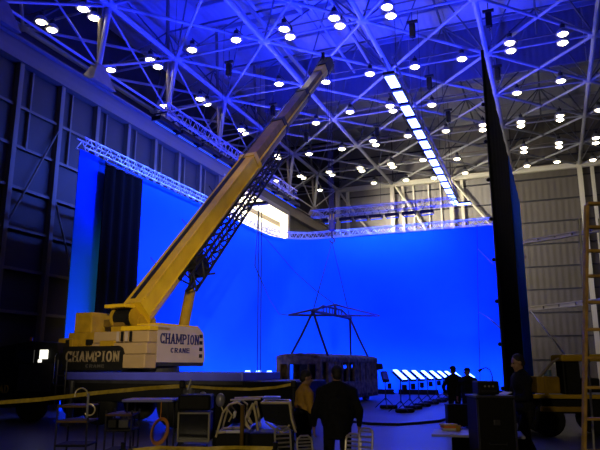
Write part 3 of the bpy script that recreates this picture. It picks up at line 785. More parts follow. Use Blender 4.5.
for xx in (-14.2, -9.9):
    MB().box(L((xx, CY + CW / 2, 0.95)), (0.4, CW + 0.3, 0.35)).build('outrigger_beam', DARKSTEEL, crane)
    for yy in (CY - 0.12, CY + CW + 0.12):
        ob = MB(); ob.cyl(L((xx, yy, 1.35)), L((xx, yy, 0.12)), 0.11, n=10); j = ob.build('outrigger_jack', DARKSTEEL, crane)
        ob = MB(); ob.cyl(L((xx, yy, 0.12)), L((xx, yy, 0.0)), 0.26, n=14); ob.build('foot_pad', DARKSTEEL, j)
# ladder at the cab step
for xx in (-14.86, -14.50): MB().cyl(L((xx, CY - 0.08, 0.45)), L((xx, CY - 0.08, 2.0)), 0.025, n=6).build('step_rail', DARKSTEEL, crane)
for zz in (0.6, 0.9, 1.2, 1.5): MB().box(L((-14.68, CY - 0.08, zz)), (0.36, 0.05, 0.04)).build('step', DARKSTEEL, crane)
# carrier cab at the left
cab = MB(); cab.prism([(-2.9 + 0, 0.75), (0, 0.75), (0, 2.2), (-0.12, 2.55), (-1.2, 2.62), (-2.9, 2.4)], -CW / 2 + .02, CW / 2 - .02)
cab.v = [v + L((-14.95, CY + CW / 2, 0)) for v in cab.v]; cabo = cab.build('carrier_cab', BLACK, crane)
MB().rbox(L((-15.55, CY - 0.0, 2.18)), (0.34, 0.05, 0.30), 0.02).build('lit_window', WINDOWGLOW, cabo)
MB().rbox(L((-15.70, CY + 0.005, 1.97)), (0.14, 0.04, 0.10), 0.01).build('lit_window', WINDOWGLOW, cabo)
MB().rbox(L((-16.35, CY + 0.0, 2.1)), (0.8, 0.04, 0.5), 0.03).build('side_window', GLASS, cabo)
MB().box(L((-15.85, CY + 0.0, 1.45)), (1.4, 0.04, 0.9)).build('door', DARKSTEEL, cabo)
MB().tube([L((-14.98, CY - 0.02, 1.2)), L((-14.98, CY - 0.1, 1.3)), L((-14.98, CY - 0.1, 2.1)), L((-14.98, CY - 0.02, 2.2))], 0.02, 6).build('grab_handle', CHROME, cabo)
MB().tube([L((-16.95, CY + 0.3, 0.72)), L((-16.8, CY + 0.3, 1.15)), L((-16.4, CY + 0.3, 1.38)), L((-15.9, CY + 0.3, 1.38)), L((-15.5, CY + 0.3, 1.15)), L((-15.38, CY + 0.3, 0.8))], 0.06, 6).build('wheel_arch', DARKSTEEL, cabo)
MB().cyl(L((-16.25, CY + 0.1, 2.55)), L((-16.25, CY + 0.1, 2.75)), 0.05, n=8).build('marker_lamp', mat('amber_lens', (0.35, 0.12, 0.02), 0.3), cabo)
AMBERTXT = mat('dull_yellow_lettering', (0.6, 0.4, 0.05), 0.5, 0, 0.2, 8)
p = ony(-1, 393, CY)
put_text('AD', 0.27, 0.42, Matrix.Translation(L((p.x, CY - 0.01, p.z))), AMBERTXT, cabo)
# black name board on the carrier deck
a = ony(63, 346.5, CY); b = ony(121.5, 370.5, CY)
poly = [(a.x, b.z), (b.x, b.z), (b.x, a.z - 0.22), (b.x - 0.06, a.z - 0.08), (b.x - 0.2, a.z), (a.x, a.z)]
mb = MB(Matrix.Translation(-O)); mb.prism(poly, CY + 0.02, CY + 0.5)
board = mb.build('name_board', BLACK, crane)
W = (ony(118.5, 362, CY).x - ony(65, 362, CY).x)
put_text('CHAMPION', ony(65, 351.3, CY).z - ony(65, 362, CY).z, W, Matrix.Translation(L((ony(65, 362, CY).x, CY + 0.018, ony(65, 362, CY).z))), GOLDTXT, board)
put_text('CRANE', 0.10, ony(103.5, 368, CY).x - ony(85, 368, CY).x, Matrix.Translation(L((ony(85, 368, CY).x, CY + 0.018, ony(85, 367.6, CY).z))), mat('grey_lettering', (0.07, 0.065, 0.065), 0.5), board, serif=False)

# superstructure, slewed towards the load
bus_c = ond(335, 378, 31.7)
P0 = ond(142, 309, 20.4)
tipz = None
for i in range(400):
    z = 8 + i * 0.03; q = Vector((bus_c.x, bus_c.y, z))
    if proj(q)[1] < 66: tipz = z; break
TIP = Vector((bus_c.x, bus_c.y, tipz)) - RGT * 0.25
bdir = TIP - P0; BL = bdir.length; bdir.normalize()
hz = Vector((bdir.x, bdir.y, 0)).normalized(); az = math.atan2(hz.y, hz.x)
side = Vector((hz.y, -hz.x, 0))              # right hand side, towards the camera
K = ond(156.5, 366, 19.35)                   # near corner of the counterweight at deck height
def S(f, s, z): return L(K + hz * f - side * s + Vector((0, 0, z - K.z)))     # forward, inward, height
Rz = Matrix.Rotation(az, 3, 'Z')
def sbox(name, f0, f1, s0, s1, z0, z1, m, parent=crane, r=0.03):
    c = S((f0 + f1) / 2, (s0 + s1) / 2, (z0 + z1) / 2)
    mb = MB(); mb.rbox(c, (f1 - f0, s1 - s0, z1 - z0), r, Rz); return mb.build(name, m, parent)
MB().cyl(S(1.2, 1.3, 1.62), S(1.2, 1.3, 1.86), 0.95, n=28).build('slew_ring', DARKSTEEL, crane)
sbox('turntable', -0.1, 2.5, 0.1, 2.5, 1.80, 1.95, DARKSTEEL)
# lettered side cabinet with sloping front
mb = MB(); z0, z1 = 1.92, 3.08
prof = [(0.0, z0), (2.38, z0), (2.42, z0 + 0.25), (2.30, z1 - 0.18), (2.05, z1), (0.0, z1)]
vs = [S(f, 0.0, z) for f, z in prof] + [S(f, 0.75, z) for f, z in prof]; n = len(prof)
mb.add(vs, [tuple(range(n)), tuple(reversed(range(n, 2 * n)))] + [(k, k + n, (k + 1) % n + n, (k + 1) % n) for k in range(n)])
cabinet = mb.build('side_cabinet', CREAM, crane)
MT = Matrix.Translation(S(0.10, -0.005, 2.50)) @ Rz.to_4x4()
put_text('CHAMPION', 0.33, 1.95, MT, NAVY, cabinet)
put_text('CRANE', 0.16, 0.95, Matrix.Translation(S(0.62, -0.005, 2.22)) @ Rz.to_4x4(), NAVY, cabinet, serif=False)
for zz in (2.14, 2.36, 2.58, 2.80): sbox('vent', 2.10, 2.26, -0.015, 0.02, zz - 0.06, zz + 0.06, BLACK, cabinet, 0.005)
sbox('top_cover', -0.02, 2.0, -0.01, 0.9, z1, z1 + 0.05, YELLOW, cabinet, 0.015)
# stacked counterweight slabs across the rear
for k, (a, b) in enumerate(((1.74, 2.16), (2.17, 2.52), (2.53, 2.88))):
    sbox('counterweight_slab', -0.55 + 0.06 * k, -0.02, 0.0, 2.35, a, b, SLABM, crane, 0.03)
sbox('rear_frame', -0.3, 1.6, 0.78, 1.75, 1.95, 3.05, YDARK)
sbox('rear_cover', -0.42, 0.6, 0.0, 1.2, 2.89, 3.04, YELLOW)
# hazard stripes on the rear edge
for k in range(4):
    sbox('hazard_stripe', -0.575, -0.56, 0.55 + 0.18 * k, 0.66 + 0.18 * k, 2.56, 2.86, CREAM if k % 2 else BLACK, crane, 0.004)
# operator cab and machinery housings on the far side (left in view)
sbox('machinery_housing', -0.2, 1.0, 2.45, 3.8, 1.95, 2.90, YDARK)
sbox('machinery_housing', -0.1, 0.9, 2.85, 3.65, 2.90, 3.58, YDARK)
sbox('machinery_housing', -0.35, 0.4, 3.4, 4.1, 1.9, 2.72, YDARK)
sbox('exhaust_box', -0.2, 0.6, 1.3, 2.2, 3.05, 3.3, DIMBROWN)
for s in (2.6, 3.55): sbox('vent', -0.38, -0.18, s, s + 0.16, 2.48, 2.66, BLACK, crane, 0.01)
sbox('fuel_tank', -0.5, 0.4, 1.35, 2.0, 1.95, 2.6, YDARK)
# winch drum behind the boom foot
MB().cyl(S(0.0, 0.95, 3.35), S(0.0, 1.75, 3.35), 0.26, n=18).build('winch_drum', BLACK, crane)
for s in (0.93, 1.77): MB().cyl(S(0.0, s - .03, 3.35), S(0.0, s + .03, 3.35), 0.34, n=18).build('drum_flange', YDARK, crane)
sbox('winch_guard', -0.6, 0.35, 0.9, 1.8, 3.62, 3.74, YELLOW)
for s in (0.86, 1.84): 
    mb = MB(); pr = [(-0.1, 1.95), (1.2, 1.95), (0.75, 3.35), (0.35, 3.62), (0.0, 3.3)]
    vs = [S(f, s - .04, z) for f, z in pr] + [S(f, s + .04, z) for f, z in pr]; n = 5
    mb.add(vs, [tuple(range(n)), tuple(reversed(range(n, 2 * n)))] + [(k, k + n, (k + 1) % n + n, (k + 1) % n) for k in range(n)]); mb.build('boom_foot_bracket', YDARK, crane)

# telescopic boom
bup = side.cross(bdir).normalized()
if bup.z < 0: bup = -bup
def tpar(ypix):
    for i in range(1001):
        q = P0 + bdir * (BL * i / 1000.0)
        if proj(q)[1] < ypix: return i / 1000.0
    return 1.0
def B(t, s, u): return L(P0 + bdir * (BL * t) + side * s + bup * u)
def boom_sec(name, t0, t1, w, h, m, parent=crane):
    rnd = [(-w / 2, h / 2), (w / 2, h / 2), (w / 2, -h * .18), (w * .42, -h * .36), (w * .25, -h / 2), (-w * .25, -h / 2), (-w * .42, -h * .36), (-w / 2, -h * .18)]
    vs = [B(t0, s, u) for s, u in rnd] + [B(t1, s, u) for s, u in rnd]; n = len(rnd)
    mb = MB(); mb.add(vs, [tuple(range(n)), tuple(reversed(range(n, 2 * n)))] + [(k, k + n, (k + 1) % n + n, (k + 1) % n) for k in range(n)])
    return mb.build(name, m, parent)
t1, t2, t3 = tpar(165), tpar(127), tpar(96)
w0, h0 = 0.72, 0.93
tail = -0.01
s1 = boom_sec('boom_base_section', tail, t1, w0, h0, YELLOW)
s2 = boom_sec('boom_section', t1 - 0.02, t2, w0 * .86, h0 * .86, DIMBROWN)
s3 = boom_sec('boom_section', t2 - 0.02, t3, w0 * .74, h0 * .74, DIMBROWN)
s4 = boom_sec('boom_section', t3 - 0.02, 0.985, w0 * .63, h0 * .63, DIMBROWN)
for (ta, w, h, m, par) in ((t1, w0, h0, YELLOW, s1), (t2, w0 * .86, h0 * .86, BLACK, s2), (t3, w0 * .74, h0 * .74, BLACK, s3)):
    boom_sec('collar', ta - 0.006, ta + 0.008, w * 1.12, h * 1.08, m, par)
boom_sec('collar', 0.93, 0.965, w0 * .72, h0 * .7, YELLOW, s4)
# black rope channel along the top of the base section, edge rails on the side
mb = MB()
vs = [B(t, c_, h0 / 2 + o) for t in (0.0, t1 - 0.01) for o in (-0.01, 0.015) for c_ in (-0.20, 0.0)]
mb.add(vs, [(0, 1, 3, 2), (4, 6, 7, 5), (0, 4, 5, 1), (2, 3, 7, 6), (0, 2, 6, 4), (1, 5, 7, 3)])
mb.build('rope_channel', BLACK, s1)
for u in (0.44, -0.12):
    MB().cyl(B(0.0, w0 / 2 + 0.02, u), B(t1, w0 / 2 + 0.02, u), 0.03, n=6).build('edge_rail', YELLOW, s1)
for f in (0.2, 0.45, 0.7, 0.9):
    MB().cyl(B(t1 * f, -w0 / 2, h0 / 2), B(t1 * f, -w0 / 2 - .05, h0 / 2 + 0.28), 0.02, n=5).build('hose_guide', DARKSTEEL, s1)
# yellow strips that imitate the highlight along the extended sections
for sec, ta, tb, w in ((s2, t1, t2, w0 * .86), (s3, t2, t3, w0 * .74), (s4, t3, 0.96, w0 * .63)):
    MB().cyl(B(ta, w / 2 + .01, 0.02), B(tb, w / 2 + .01, 0.02), 0.045, n=6).build('highlight_strip', YELLOW, sec)
# boom head with sheaves
head = boom_sec('boom_head', 0.965, 1.015, 0.62, 0.78, BLACK)
for s in (-0.2, 0.0, 0.2):
    MB().cyl(B(1.005, s - .03, -0.30), B(1.005, s + .03, -0.30), 0.26, n=18).build('sheave', DARKSTEEL, head)
    MB().cyl(B(1.0, s - .03, 0.32), B(1.0, s + .03, 0.32), 0.18, n=16).build('sheave', DARKSTEEL, head)
MB().box(B(1.0, 0, 0.62), (0.16, 0.16, 0.3)).build('anemometer', DARKSTEEL, head)
# lift cylinder
ca, cb = S(2.3, 1.0, 2.6), B(tpar(247), 0.0, -0.62)
lc = MB().cyl(ca, ca.lerp(cb, 0.62), 0.19, n=16).build('lift_cylinder', YDARK, crane, True)
MB().cyl(ca.lerp(cb, 0.6), cb, 0.12, n=14).build('piston_rod', CHROME, lc, True)
mb = MB(); ta_, tb_b = tpar(262), tpar(240)
mb.add([B(t, s_, u) for t, u in ((ta_, -0.42), (tb_b, -0.42), ((ta_ + tb_b) / 2, -0.85)) for s_ in (-0.2, 0.2)], [(0, 2, 4), (1, 5, 3), (0, 1, 3, 2), (2, 3, 5, 4), (4, 5, 1, 0)]); mb.build('lift_bracket', BLACK, s1)
MB().cyl(B(tpar(256), 0.30, -0.55), B(tpar(256), 0.62, -0.55), 0.40, n=20).build('hose_reel', BLACK, s1)
MB().cyl(B(tpar(260), 0.4, -0.8), B(tpar(256), 1.0, -0.9), 0.03, n=6).build('reel_arm', BLACK, s1)
# stowed lattice jib on the near side under the boom
ja, jb = tpar(276), tpar(150)
def J(f, a, b):
    t = ja + (jb - ja) * f; tp_ = 1 - 0.35 * f
    return B(t, 0.62 + a * tp_, -0.42 + b * tp_)
offs = [(-0.2, -0.32), (0.24, -0.32), (0.24, 0.26), (-0.2, 0.26)]
jib = MB().tube([J(0, *offs[0]), J(1, *offs[0])], 0.05, 6).build('jib_chord', BLACK, crane)
for o in offs[1:]: MB().tube([J(0, *o), J(1, *o)], 0.05, 6).build('jib_chord', BLACK, crane)
mb = MB()
NJ = 13
for k in range(NJ):
    f0, fm, f1 = k / NJ, (k + .5) / NJ, (k + 1) / NJ
    for a, b in ((0, 1), (1, 2), (2, 3), (3, 0)):
        mb.cyl(J(f0, *offs[a]), J(fm, *offs[b]), 0.028, n=5); mb.cyl(J(fm, *offs[b]), J(f1, *offs[a]), 0.028, n=5)
tag(mb.build('jib_lacing', BLACK, crane), kind='stuff')
mb = MB(); mb.box(J(0.62, 0.3, -0.5), (0.9, 0.25, 0.12)); mb.build('jib_bracket', DARKSTEEL, crane)
# hoist rope from the winch over the boom to the head
MB().tube([S(0.0, 1.3, 3.62), B(0.25, 0, 0.62), B(0.6, 0, 0.6), B(1.0, 0, 0.50)], 0.02, 5).build('hoist_rope', WIRE, crane)

# hook block
hb_top = None
HX, HYY = TIP.x + RGT.x * 0.18, TIP.y + RGT.y * 0.18
def zat(ypix):
    lo, hi = 0.0, 20.0
    for _ in range(40):
        mid = (lo + hi) / 2
        if proj((HX, HYY, mid))[1] > ypix: lo = mid
        else: hi = mid
    return lo
zb0, zb1, zhk = zat(214), zat(231), zat(240)
hk = thing('hook_block', 'dark hook block hanging on the crane hoist ropes above the blue screen edge', 'hook', (HX, HYY, zhk))
hr = Matrix.Rotation(YAW, 3, 'Z')
MB().rbox((0, 0, (zb0 + zb1) / 2 - zhk), (0.34, 0.30, zb0 - zb1), 0.08, hr).build('cheek_plates', DARKSTEEL, hk)
for s in (-0.09, 0.09): MB(Matrix.Translation((0, 0, zb0 - zhk - 0.2)) @ hr.to_4x4()).cyl((s - .03, 0, 0), (s + .03, 0, 0), 0.22, n=16).build('sheave', YDARK, hk)
for s in (-0.10, -0.04, 0.04, 0.10):
    MB().cyl(hr @ Vector((s, 0, zb0 - zhk)), hr @ Vector((s * 1.6 - 0.10, 0, TIP.z - 0.35 - zhk)), 0.016, n=5).build('hoist_rope', WIRE, hk)
MB().tube([hr @ Vector(p) for p in ((0, 0, zb1 - zhk), (0, 0, 0.12), (0.12, 0, 0.06), (0.14, 0, -0.06), (0.04, 0, -0.15), (-0.09, 0, -0.10), (-0.10, 0, 0.0))], 0.045, 8).build('hook', DARKSTEEL, hk)
HOOKP = Vector((HX, HYY, zhk - 0.10))

# ------------------------------------------------------------------ burnt bus shell under the hook
A = ond(320, 379, 28.2); C2 = ond(377.5, 379, 35.0)
ax = Vector((C2.x - A.x, C2.y - A.y, 0)); BLn = ax.length; ax.normalize()
yawb = math.atan2(ax.y, ax.x)
BW, BH, B0 = 2.25, 2.36, 0.22
bus = thing('burnt_bus', 'charred rusty bus shell slung under the crane hook', 'bus', (A.x, A.y, 0), yawb)
# local: x along the long side from the near corner, y inward (left), z up
def bx(name, x0, x1, y0, y1, z0, z1, m=CHAR, r=0.02): return MB().rbox(((x0 + x1) / 2, (y0 + y1) / 2, (z0 + z1) / 2), (x1 - x0, y1 - y0, z1 - z0), r).build(name, m, bus)
bx('floor_pan', 0, BLn, 0, BW, B0, B0 + 0.2, CHARIN)
# roof: slightly crowned, lumpy
nx, ny = 30, 10; vs = []; fs = []
for s in (0, 1):
    for i in range(nx + 1):
        for j in range(ny + 1):
            y = BW * j / ny; z = BH - 0.13 + 0.16 * math.sin(PI * j / ny) ** 0.5 + random.uniform(-.025, .025) - s * 0.12
            vs.append((BLn * i / nx + (random.uniform(-.03, .03) if i in (0, nx) else 0), y, z))
def id_(s, i, j): return s * (nx + 1) * (ny + 1) + i * (ny + 1) + j
for i in range(nx):
    for j in range(ny):
        fs += [(id_(0, i, j), id_(0, i + 1, j), id_(0, i + 1, j + 1), id_(0, i, j + 1)), (id_(1, i, j), id_(1, i, j + 1), id_(1, i + 1, j + 1), id_(1, i + 1, j))]
for i in range(nx):
    for j in (0, ny): fs.append((id_(0, i, j), id_(0, i + 1, j), id_(1, i + 1, j), id_(1, i, j)))
for j in range(ny):
    for i in (0, nx): fs.append((id_(0, i, j), id_(0, i, j + 1), id_(1, i, j + 1), id_(1, i, j)))
MB().add(vs, fs).build('roof', CHAR, bus, True)
for ysid, tagn in ((0, 'near'), (BW, 'far')):
    y0, y1 = (0, 0.10) if ysid == 0 else (BW - 0.10, BW)
    bx('lower_side_panel', 0, BLn, y0, y1, B0, 1.05)
    bx('roof_rail', 0, BLn, y0 - .02, y1 + .02, BH - 0.38, BH - 0.12, r=0.06)
    npil = 9
    for k in range(npil + 1):
        x = 0.06 + (BLn - 0.2) * k / npil
        bx('pillar', x, x + 0.16, y0 - .02, y1 + .02, B0, BH - 0.2, r=0.04)
        if k < npil and k not in ((0, 3, 4) if ysid == 0 else (1, 5)):
            bx('window_cover', x + 0.16, x + (BLn - .2) / npil, y0 + 0.03, y1 - 0.03, 1.0, BH - 0.25)
for xe in (0, BLn):
    x0, x1 = (0, 0.10) if xe == 0 else (BLn - 0.10, BLn)
    bx('end_lower_panel', x0, x1, 0, BW, B0, 1.10)
    bx('end_header', x0 - .02, x1 + .02, 0, BW, BH - 0.48, BH - 0.08, r=0.08)
    for yc in (0.0, 0.55, BW - 0.68, BW - 0.22): bx('end_pillar', x0 - .03, x1 + .03, yc, yc + (0.22 if yc in (0.0, BW - 0.22) else 0.1), B0, BH - 0.25, r=0.05)
bx('end_window_cover', 0.03, 0.08, 0.65, 1.05, 1.05, BH - 0.45, CHARIN)
bx('front_bumper', BLn, BLn + 0.35, 0.1, BW - 0.1, 0.35, 1.7, CHAR, 0.12)
bx('mirror_arm', BLn - 0.2, BLn + 0.15, -0.3, 0.0, 1.6, 1.95, CHARIN, 0.06)
for xx in (1.2, BLn - 1.6):
    for yy in (0.12, BW - 0.12):
        MB(Matrix.Translation((xx, yy, 0.3)) @ Matrix.Rotation(PI / 2, 4, 'X')).lathe([(0.12, -0.1), (0.28, -0.11), (0.30, 0), (0.28, 0.11), (0.12, 0.1)], n=16).build('wheel_rim', CHARIN, bus)

# spreader frame and slings
fr = ond(313, 312, 29.6); re = ond(350, 321.5, 34.0); zs = 4.35; fr.z = re.z = zs
ctr = (fr + re) / 2; dirL = (re - fr).normalized(); dirX = Vector((dirL.y, -dirL.x, 0))
tl = ond(288.5, 319, 31.2); tr = ond(379.5, 315, 33.0); tl.z = zs - 0.05; tr.z = zs + 0.05
sp = thing('spreader_frame', 'dark cross-shaped lifting spreader frame between hook and burnt bus', 'spreader', ctr)
def sl(p): return Vector(p) - ctr
for nm, a, b, r in (('long_beam', tl, tr, 0.055), ('cross_beam', fr, re, 0.07)):
    MB().cyl(sl(a), sl(b), r, n=8).build(nm, DARKSTEEL, sp)
topc = (tl + tr) / 2 + Vector((0, 0, 0.55)); 
MB().cyl(sl((tl + tr) / 2), sl(topc), 0.08, n=8).build('king_post', DARKSTEEL, sp)
for e in (tl, tr): MB().cyl(sl(e), sl(topc), 0.05, n=8).build('tie_rod', DARKSTEEL, sp)
a2, b2 = fr + Vector((0, 0, 0.35)), re + Vector((0, 0, 0.35))
MB().cyl(sl(fr.lerp(re, .02)), sl(a2.lerp(b2, 0.25)), 0.05, n=6).build('cross_beam_top', DARKSTEEL, sp)
MB().cyl(sl(a2.lerp(b2, 0.25)), sl(b2.lerp(a2, 0.25)), 0.05, n=6).build('cross_beam_top', DARKSTEEL, sp)
MB().cyl(sl(b2.lerp(a2, 0.25)), sl(re), 0.05, n=6).build('cross_beam_top', DARKSTEEL, sp)
for k in range(7):
    f = 0.25 + 0.5 * k / 6
    MB().cyl(sl(fr.lerp(re, f)), sl(a2.lerp(b2, f)), 0.03, n=5).build('strut', DARKSTEEL, sp)
for e in (fr, re):
    MB().ball(sl(e), 0.12, n=10, m=6).build('lug', DARKSTEEL, sp)
for e, w in ((fr, 'near end'), (re, 'far end')):
    rope('wire sling from the hook to the %s of the spreader frame' % w, [HOOKP, (HOOKP + e) / 2, e], 0.022, WIRE, 'wire_sling', 'sling')
Rb = Matrix.Rotation(yawb, 3, 'Z'); Ao = Vector((A.x, A.y, 0))
def busp(x, y, z): return Ao + Rb @ Vector((x, y, z))
SLING = mat('dark_web_sling', (0.05, 0.045, 0.07), 0.8, 0, 0.3, 12)
for e, xx, w in ((fr, 1.25, 'near end of the bus'), (re, BLn - 1.3, 'far end of the bus')):
    for y, w2 in ((BW - 0.1, 'left'), (0.1, 'right')):
        q = busp(xx if y > 1 else xx - .1, y, BH - 0.08) if e is fr else busp(BLn - 0.6 if y > 1 else BLn - 1.1, 1.35 if y > 1 else 0.15, BH - 0.02); m_ = (e + q) / 2 + Vector((0, 0, -0.06))
        rope('thick web sling, %s leg at the %s' % (w2, w), [e, m_, q], 0.055, SLING, 'web_sling', 'sling')
# tag lines
jp = J(0.62, 0.35, -0.6) + O
rope('thin tag line from the jib to the left tip of the spreader', [jp, ond(255, 266, 25), ond(270, 300, 28), ond(279, 314, 30), tl], 0.018)
rope('thin tag line from the jib to the top of the spreader', [ond(262, 234, 25), ond(295, 272, 28), ond(315, 290, 30), topc], 0.018)
g1, g2 = onz(257, 412, 0.02), onz(260, 411, 0.02)
rope('left of two thin lines hanging straight from the jib to the floor', [jp, g1], 0.018)
rope('right of two thin lines hanging straight from the jib to the floor', [jp + RGT * 0.12, g2], 0.018)

# ------------------------------------------------------------------ people
def fuse(mb, name, m, parent, voxel=0.016, smooth=4):
    """join the overlapping volumes into one continuous skin"""
    me = mb.mesh(name + '_src'); o = bpy.data.objects.new(name + '_src', me); COL.objects.link(o)
    md = o.modifiers.new('r', 'REMESH'); md.mode = 'VOXEL'; md.voxel_size = voxel; md.use_smooth_shade = True
    sm = o.modifiers.new('s', 'SMOOTH'); sm.factor = 0.5; sm.iterations = smooth
    dg = bpy.context.evaluated_depsgraph_get(); dg.update()
    new = bpy.data.meshes.new_from_object(o.evaluated_get(dg)); new.name = name
    bpy.data.objects.remove(o); bpy.data.meshes.remove(me)
    new.materials.clear(); new.materials.append(m)
    for p in new.polygons: p.use_smooth = True
    return link(name, new, parent)
def limb(mb, pts, rs, n=12):
    for (p, q), (a, b) in zip(zip(pts[:-1], pts[1:]), zip(rs[:-1], rs[1:])):
        mb.cyl(p, q, a, b, n=n)
    for p, r in zip(pts, rs): mb.ball(p, r, n=n, m=8)
def hand(mb, wrist, dirv, palmn, s, curl=0.5, flip=1):
    d = Vector(dirv).normalized(); nn = Vector(palmn); nn = (nn - d * nn.dot(d)).normalized(); w = d.cross(nn) * flip
    R = Matrix((w, nn, d)).transposed()
    mb.ball(Vector(wrist) + d * 0.05 * s, (0.042 * s, 0.020 * s, 0.055 * s), R, 10, 8)
    for k, ln in enumerate((0.070, 0.080, 0.075, 0.058)):
        b = Vector(wrist) + d * 0.092 * s + w * (0.030 - 0.020 * k) * s
        m1 = b + (d * math.cos(curl * .5) + nn * math.sin(curl * .5)) * ln * 0.55 * s
        e = m1 + (d * math.cos(curl * 1.6) + nn * math.sin(curl * 1.6)) * ln * 0.5 * s
        limb(mb, [b, m1, e], [0.0105 * s, 0.010 * s, 0.0085 * s], 8)
    b = Vector(wrist) + d * 0.035 * s + w * 0.036 * s
    m1 = b + (d * .6 + w * .7 + nn * .25).normalized() * 0.042 * s; e = m1 + (d * .85 + w * .15 + nn * .4).normalized() * 0.034 * s
    limb(mb, [b, m1, e], [0.013 * s, 0.0115 * s, 0.009 * s], 8)
def person(label, loc, face, H, arms, legs, top_m, hair_m=HAIR, cap=False, head_turn=0.0, head_tilt=0.0, lean=0.0, long_coat=False, collar=None, wide=1.0, skin_m=SKIN, bulk=0.0, vest=None):
    """figure facing local +y; arms: two lists (shoulder implied) of elbow, wrist, hand direction; legs: knee, ankle per side"""
    s = H / 1.80
    t = thing('person', label, 'person', loc, face)
    def V(x, y, z): return Vector((x * wide, y + lean * max(0, z - 0.9), z)) * s
    pel, sp_, ch, nk = V(0, 0, 0.96), V(0, 0.0, 1.16), V(0, 0.01, 1.36), V(0, 0.0, 1.50)
    hd = V(0, 0.025, 1.67)
    body = MB()
    body.ball(pel, (0.165 * s * wide, 0.115 * s, 0.13 * s)); body.ball(sp_, (0.145 * s * wide, 0.105 * s, 0.17 * s)); body.ball(ch, (0.175 * s * wide, 0.12 * s, 0.17 * s))
    limb(body, [V(-0.15, 0, 1.44), V(0, 0, 1.47), V(0.15, 0, 1.44)], [0.07 * s, 0.075 * s, 0.07 * s])
    limb(body, [nk - Vector((0, 0, 0.03)), hd - Vector((0, 0.02, 0.04)) * s], [0.06 * s, 0.055 * s])
    HR = Matrix.Rotation(head_turn, 3, 'Z') @ Matrix.Rotation(head_tilt, 3, 'X')
    def hp_(x, y, z): return hd + HR @ (Vector((x, y, z)) * s)
    body.ball(hp_(0, -0.01, 0.035), (0.078 * s, 0.098 * s, 0.098 * s), HR, 16, 12); body.ball(hp_(0, 0.025, -0.045), (0.060 * s, 0.070 * s, 0.075 * s), HR, 14, 10)
    body.cyl(hp_(0, 0.085, 0.02), hp_(0, 0.112, -0.028), 0.009 * s, 0.016 * s, 8); body.ball(hp_(0, 0.106, -0.03), 0.016 * s, None, 8, 6)
    body.ball(hp_(0, 0.082, -0.068), (0.026 * s, 0.014 * s, 0.011 * s), HR, 8, 6); body.ball(hp_(0, 0.070, -0.108), 0.022 * s, None, 8, 6)
    for sg in (-1, 1):
        body.ball(hp_(sg * 0.080, -0.005, -0.005), (0.010 * s, 0.020 * s, 0.032 * s), HR, 8, 6); body.ball(hp_(sg * 0.030, 0.082, 0.03), (0.022 * s, 0.012 * s, 0.008 * s), HR, 8, 6)
    coat = MB(); coat.ball(ch, (0.205 * s * wide, 0.145 * s, 0.19 * s)); coat.ball(sp_, (0.185 * s * wide, 0.135 * s, 0.19 * s)); coat.ball(V(0, 0, 0.98), (0.195 * s * wide, 0.145 * s, 0.16 * s))
    limb(coat, [V(-0.15, 0, 1.41), V(0, -0.005, 1.45), V(0.15, 0, 1.41)], [0.085 * s, 0.095 * s, 0.085 * s])
    limb(coat, [V(0, -0.01, 1.53), V(-0.19, 0, 1.41)], [0.075 * s, 0.085 * s]); limb(coat, [V(0, -0.01, 1.53), V(0.19, 0, 1.41)], [0.075 * s, 0.085 * s])
    if bulk: coat.ball(V(0, 0, 1.12), (0.26 * s * bulk, 0.20 * s, 0.30 * s))
    if long_coat: coat.cyl(V(0, 0, 1.0), V(0, 0, 0.74), 0.19 * s, 0.215 * s, 16)
    tr_ = MB(); tr_.ball(V(0, 0, 0.93), (0.175 * s * wide, 0.125 * s, 0.13 * s))
    for i, sg in enumerate((-1, 1)):
        shd = V(sg * 0.175, 0, 1.41); el, wr, hdv = [Vector(a) for a in arms[i]]
        el, wr = V(*el), V(*wr)
        limb(body, [shd, el, wr], [0.055 * s, 0.043 * s, 0.031 * s])
        hand(body, wr, hdv, (-sg, 0.2, -0.1), s, 0.55, sg)
        limb(coat, [shd, shd.lerp(el, .5), el, el.lerp(wr, .86)], [0.078 * s, 0.068 * s, 0.060 * s, 0.046 * s])
        kn, an = V(*legs[i][0]), V(*legs[i][1]); hip = V(sg * 0.09, 0, 0.92)
        toe = an + Vector((sg * 0.02, 0.17, -0.05)) * s
        limb(body, [hip, kn, kn.lerp(an, .35) + Vector((0, -0.015, 0)), an], [0.085 * s, 0.058 * s, 0.056 * s, 0.040 * s])
        limb(tr_, [hip, kn, an + Vector((0, 0, 0.02))], [0.105 * s, 0.082 * s, 0.068 * s])
        zf = an.z - 0.045 * s
        sh = MB(); limb(sh, [Vector((an.x, an.y - 0.05 * s, zf)), Vector((toe.x, toe.y, zf - 0.012 * s))], [0.045 * s, 0.034 * s]); sh.ball(Vector((an.x, an.y, an.z - 0.01 * s)), 0.055 * s)
        limb(body, [an, toe], [0.038 * s, 0.024 * s])
        fuse(sh, 'shoe', SHOE, t, 0.016, 2)
    bo = fuse(body, 'body', skin_m, t, 0.011, 3)
    fuse(coat, 'jacket', top_m, t, 0.022, 5)
    fuse(tr_, 'trousers', TROUSER, t, 0.022, 5)
    hr_ = MB(); hr_.ball(hp_(0, -0.022, 0.055), (0.087 * s, 0.098 * s, 0.092 * s), HR, 16, 12); hr_.ball(hp_(0, -0.055, -0.005), (0.076 * s, 0.066 * s, 0.075 * s), HR, 14, 10)
    fuse(hr_, 'hair', hair_m, t, 0.014, 2)
    eyes = MB()
    for sg in (-1, 1): eyes.ball(hp_(sg * 0.031, 0.088, 0.012), 0.010 * s, None, 8, 6)
    eyes.build('eyes', BLACK, t, True)
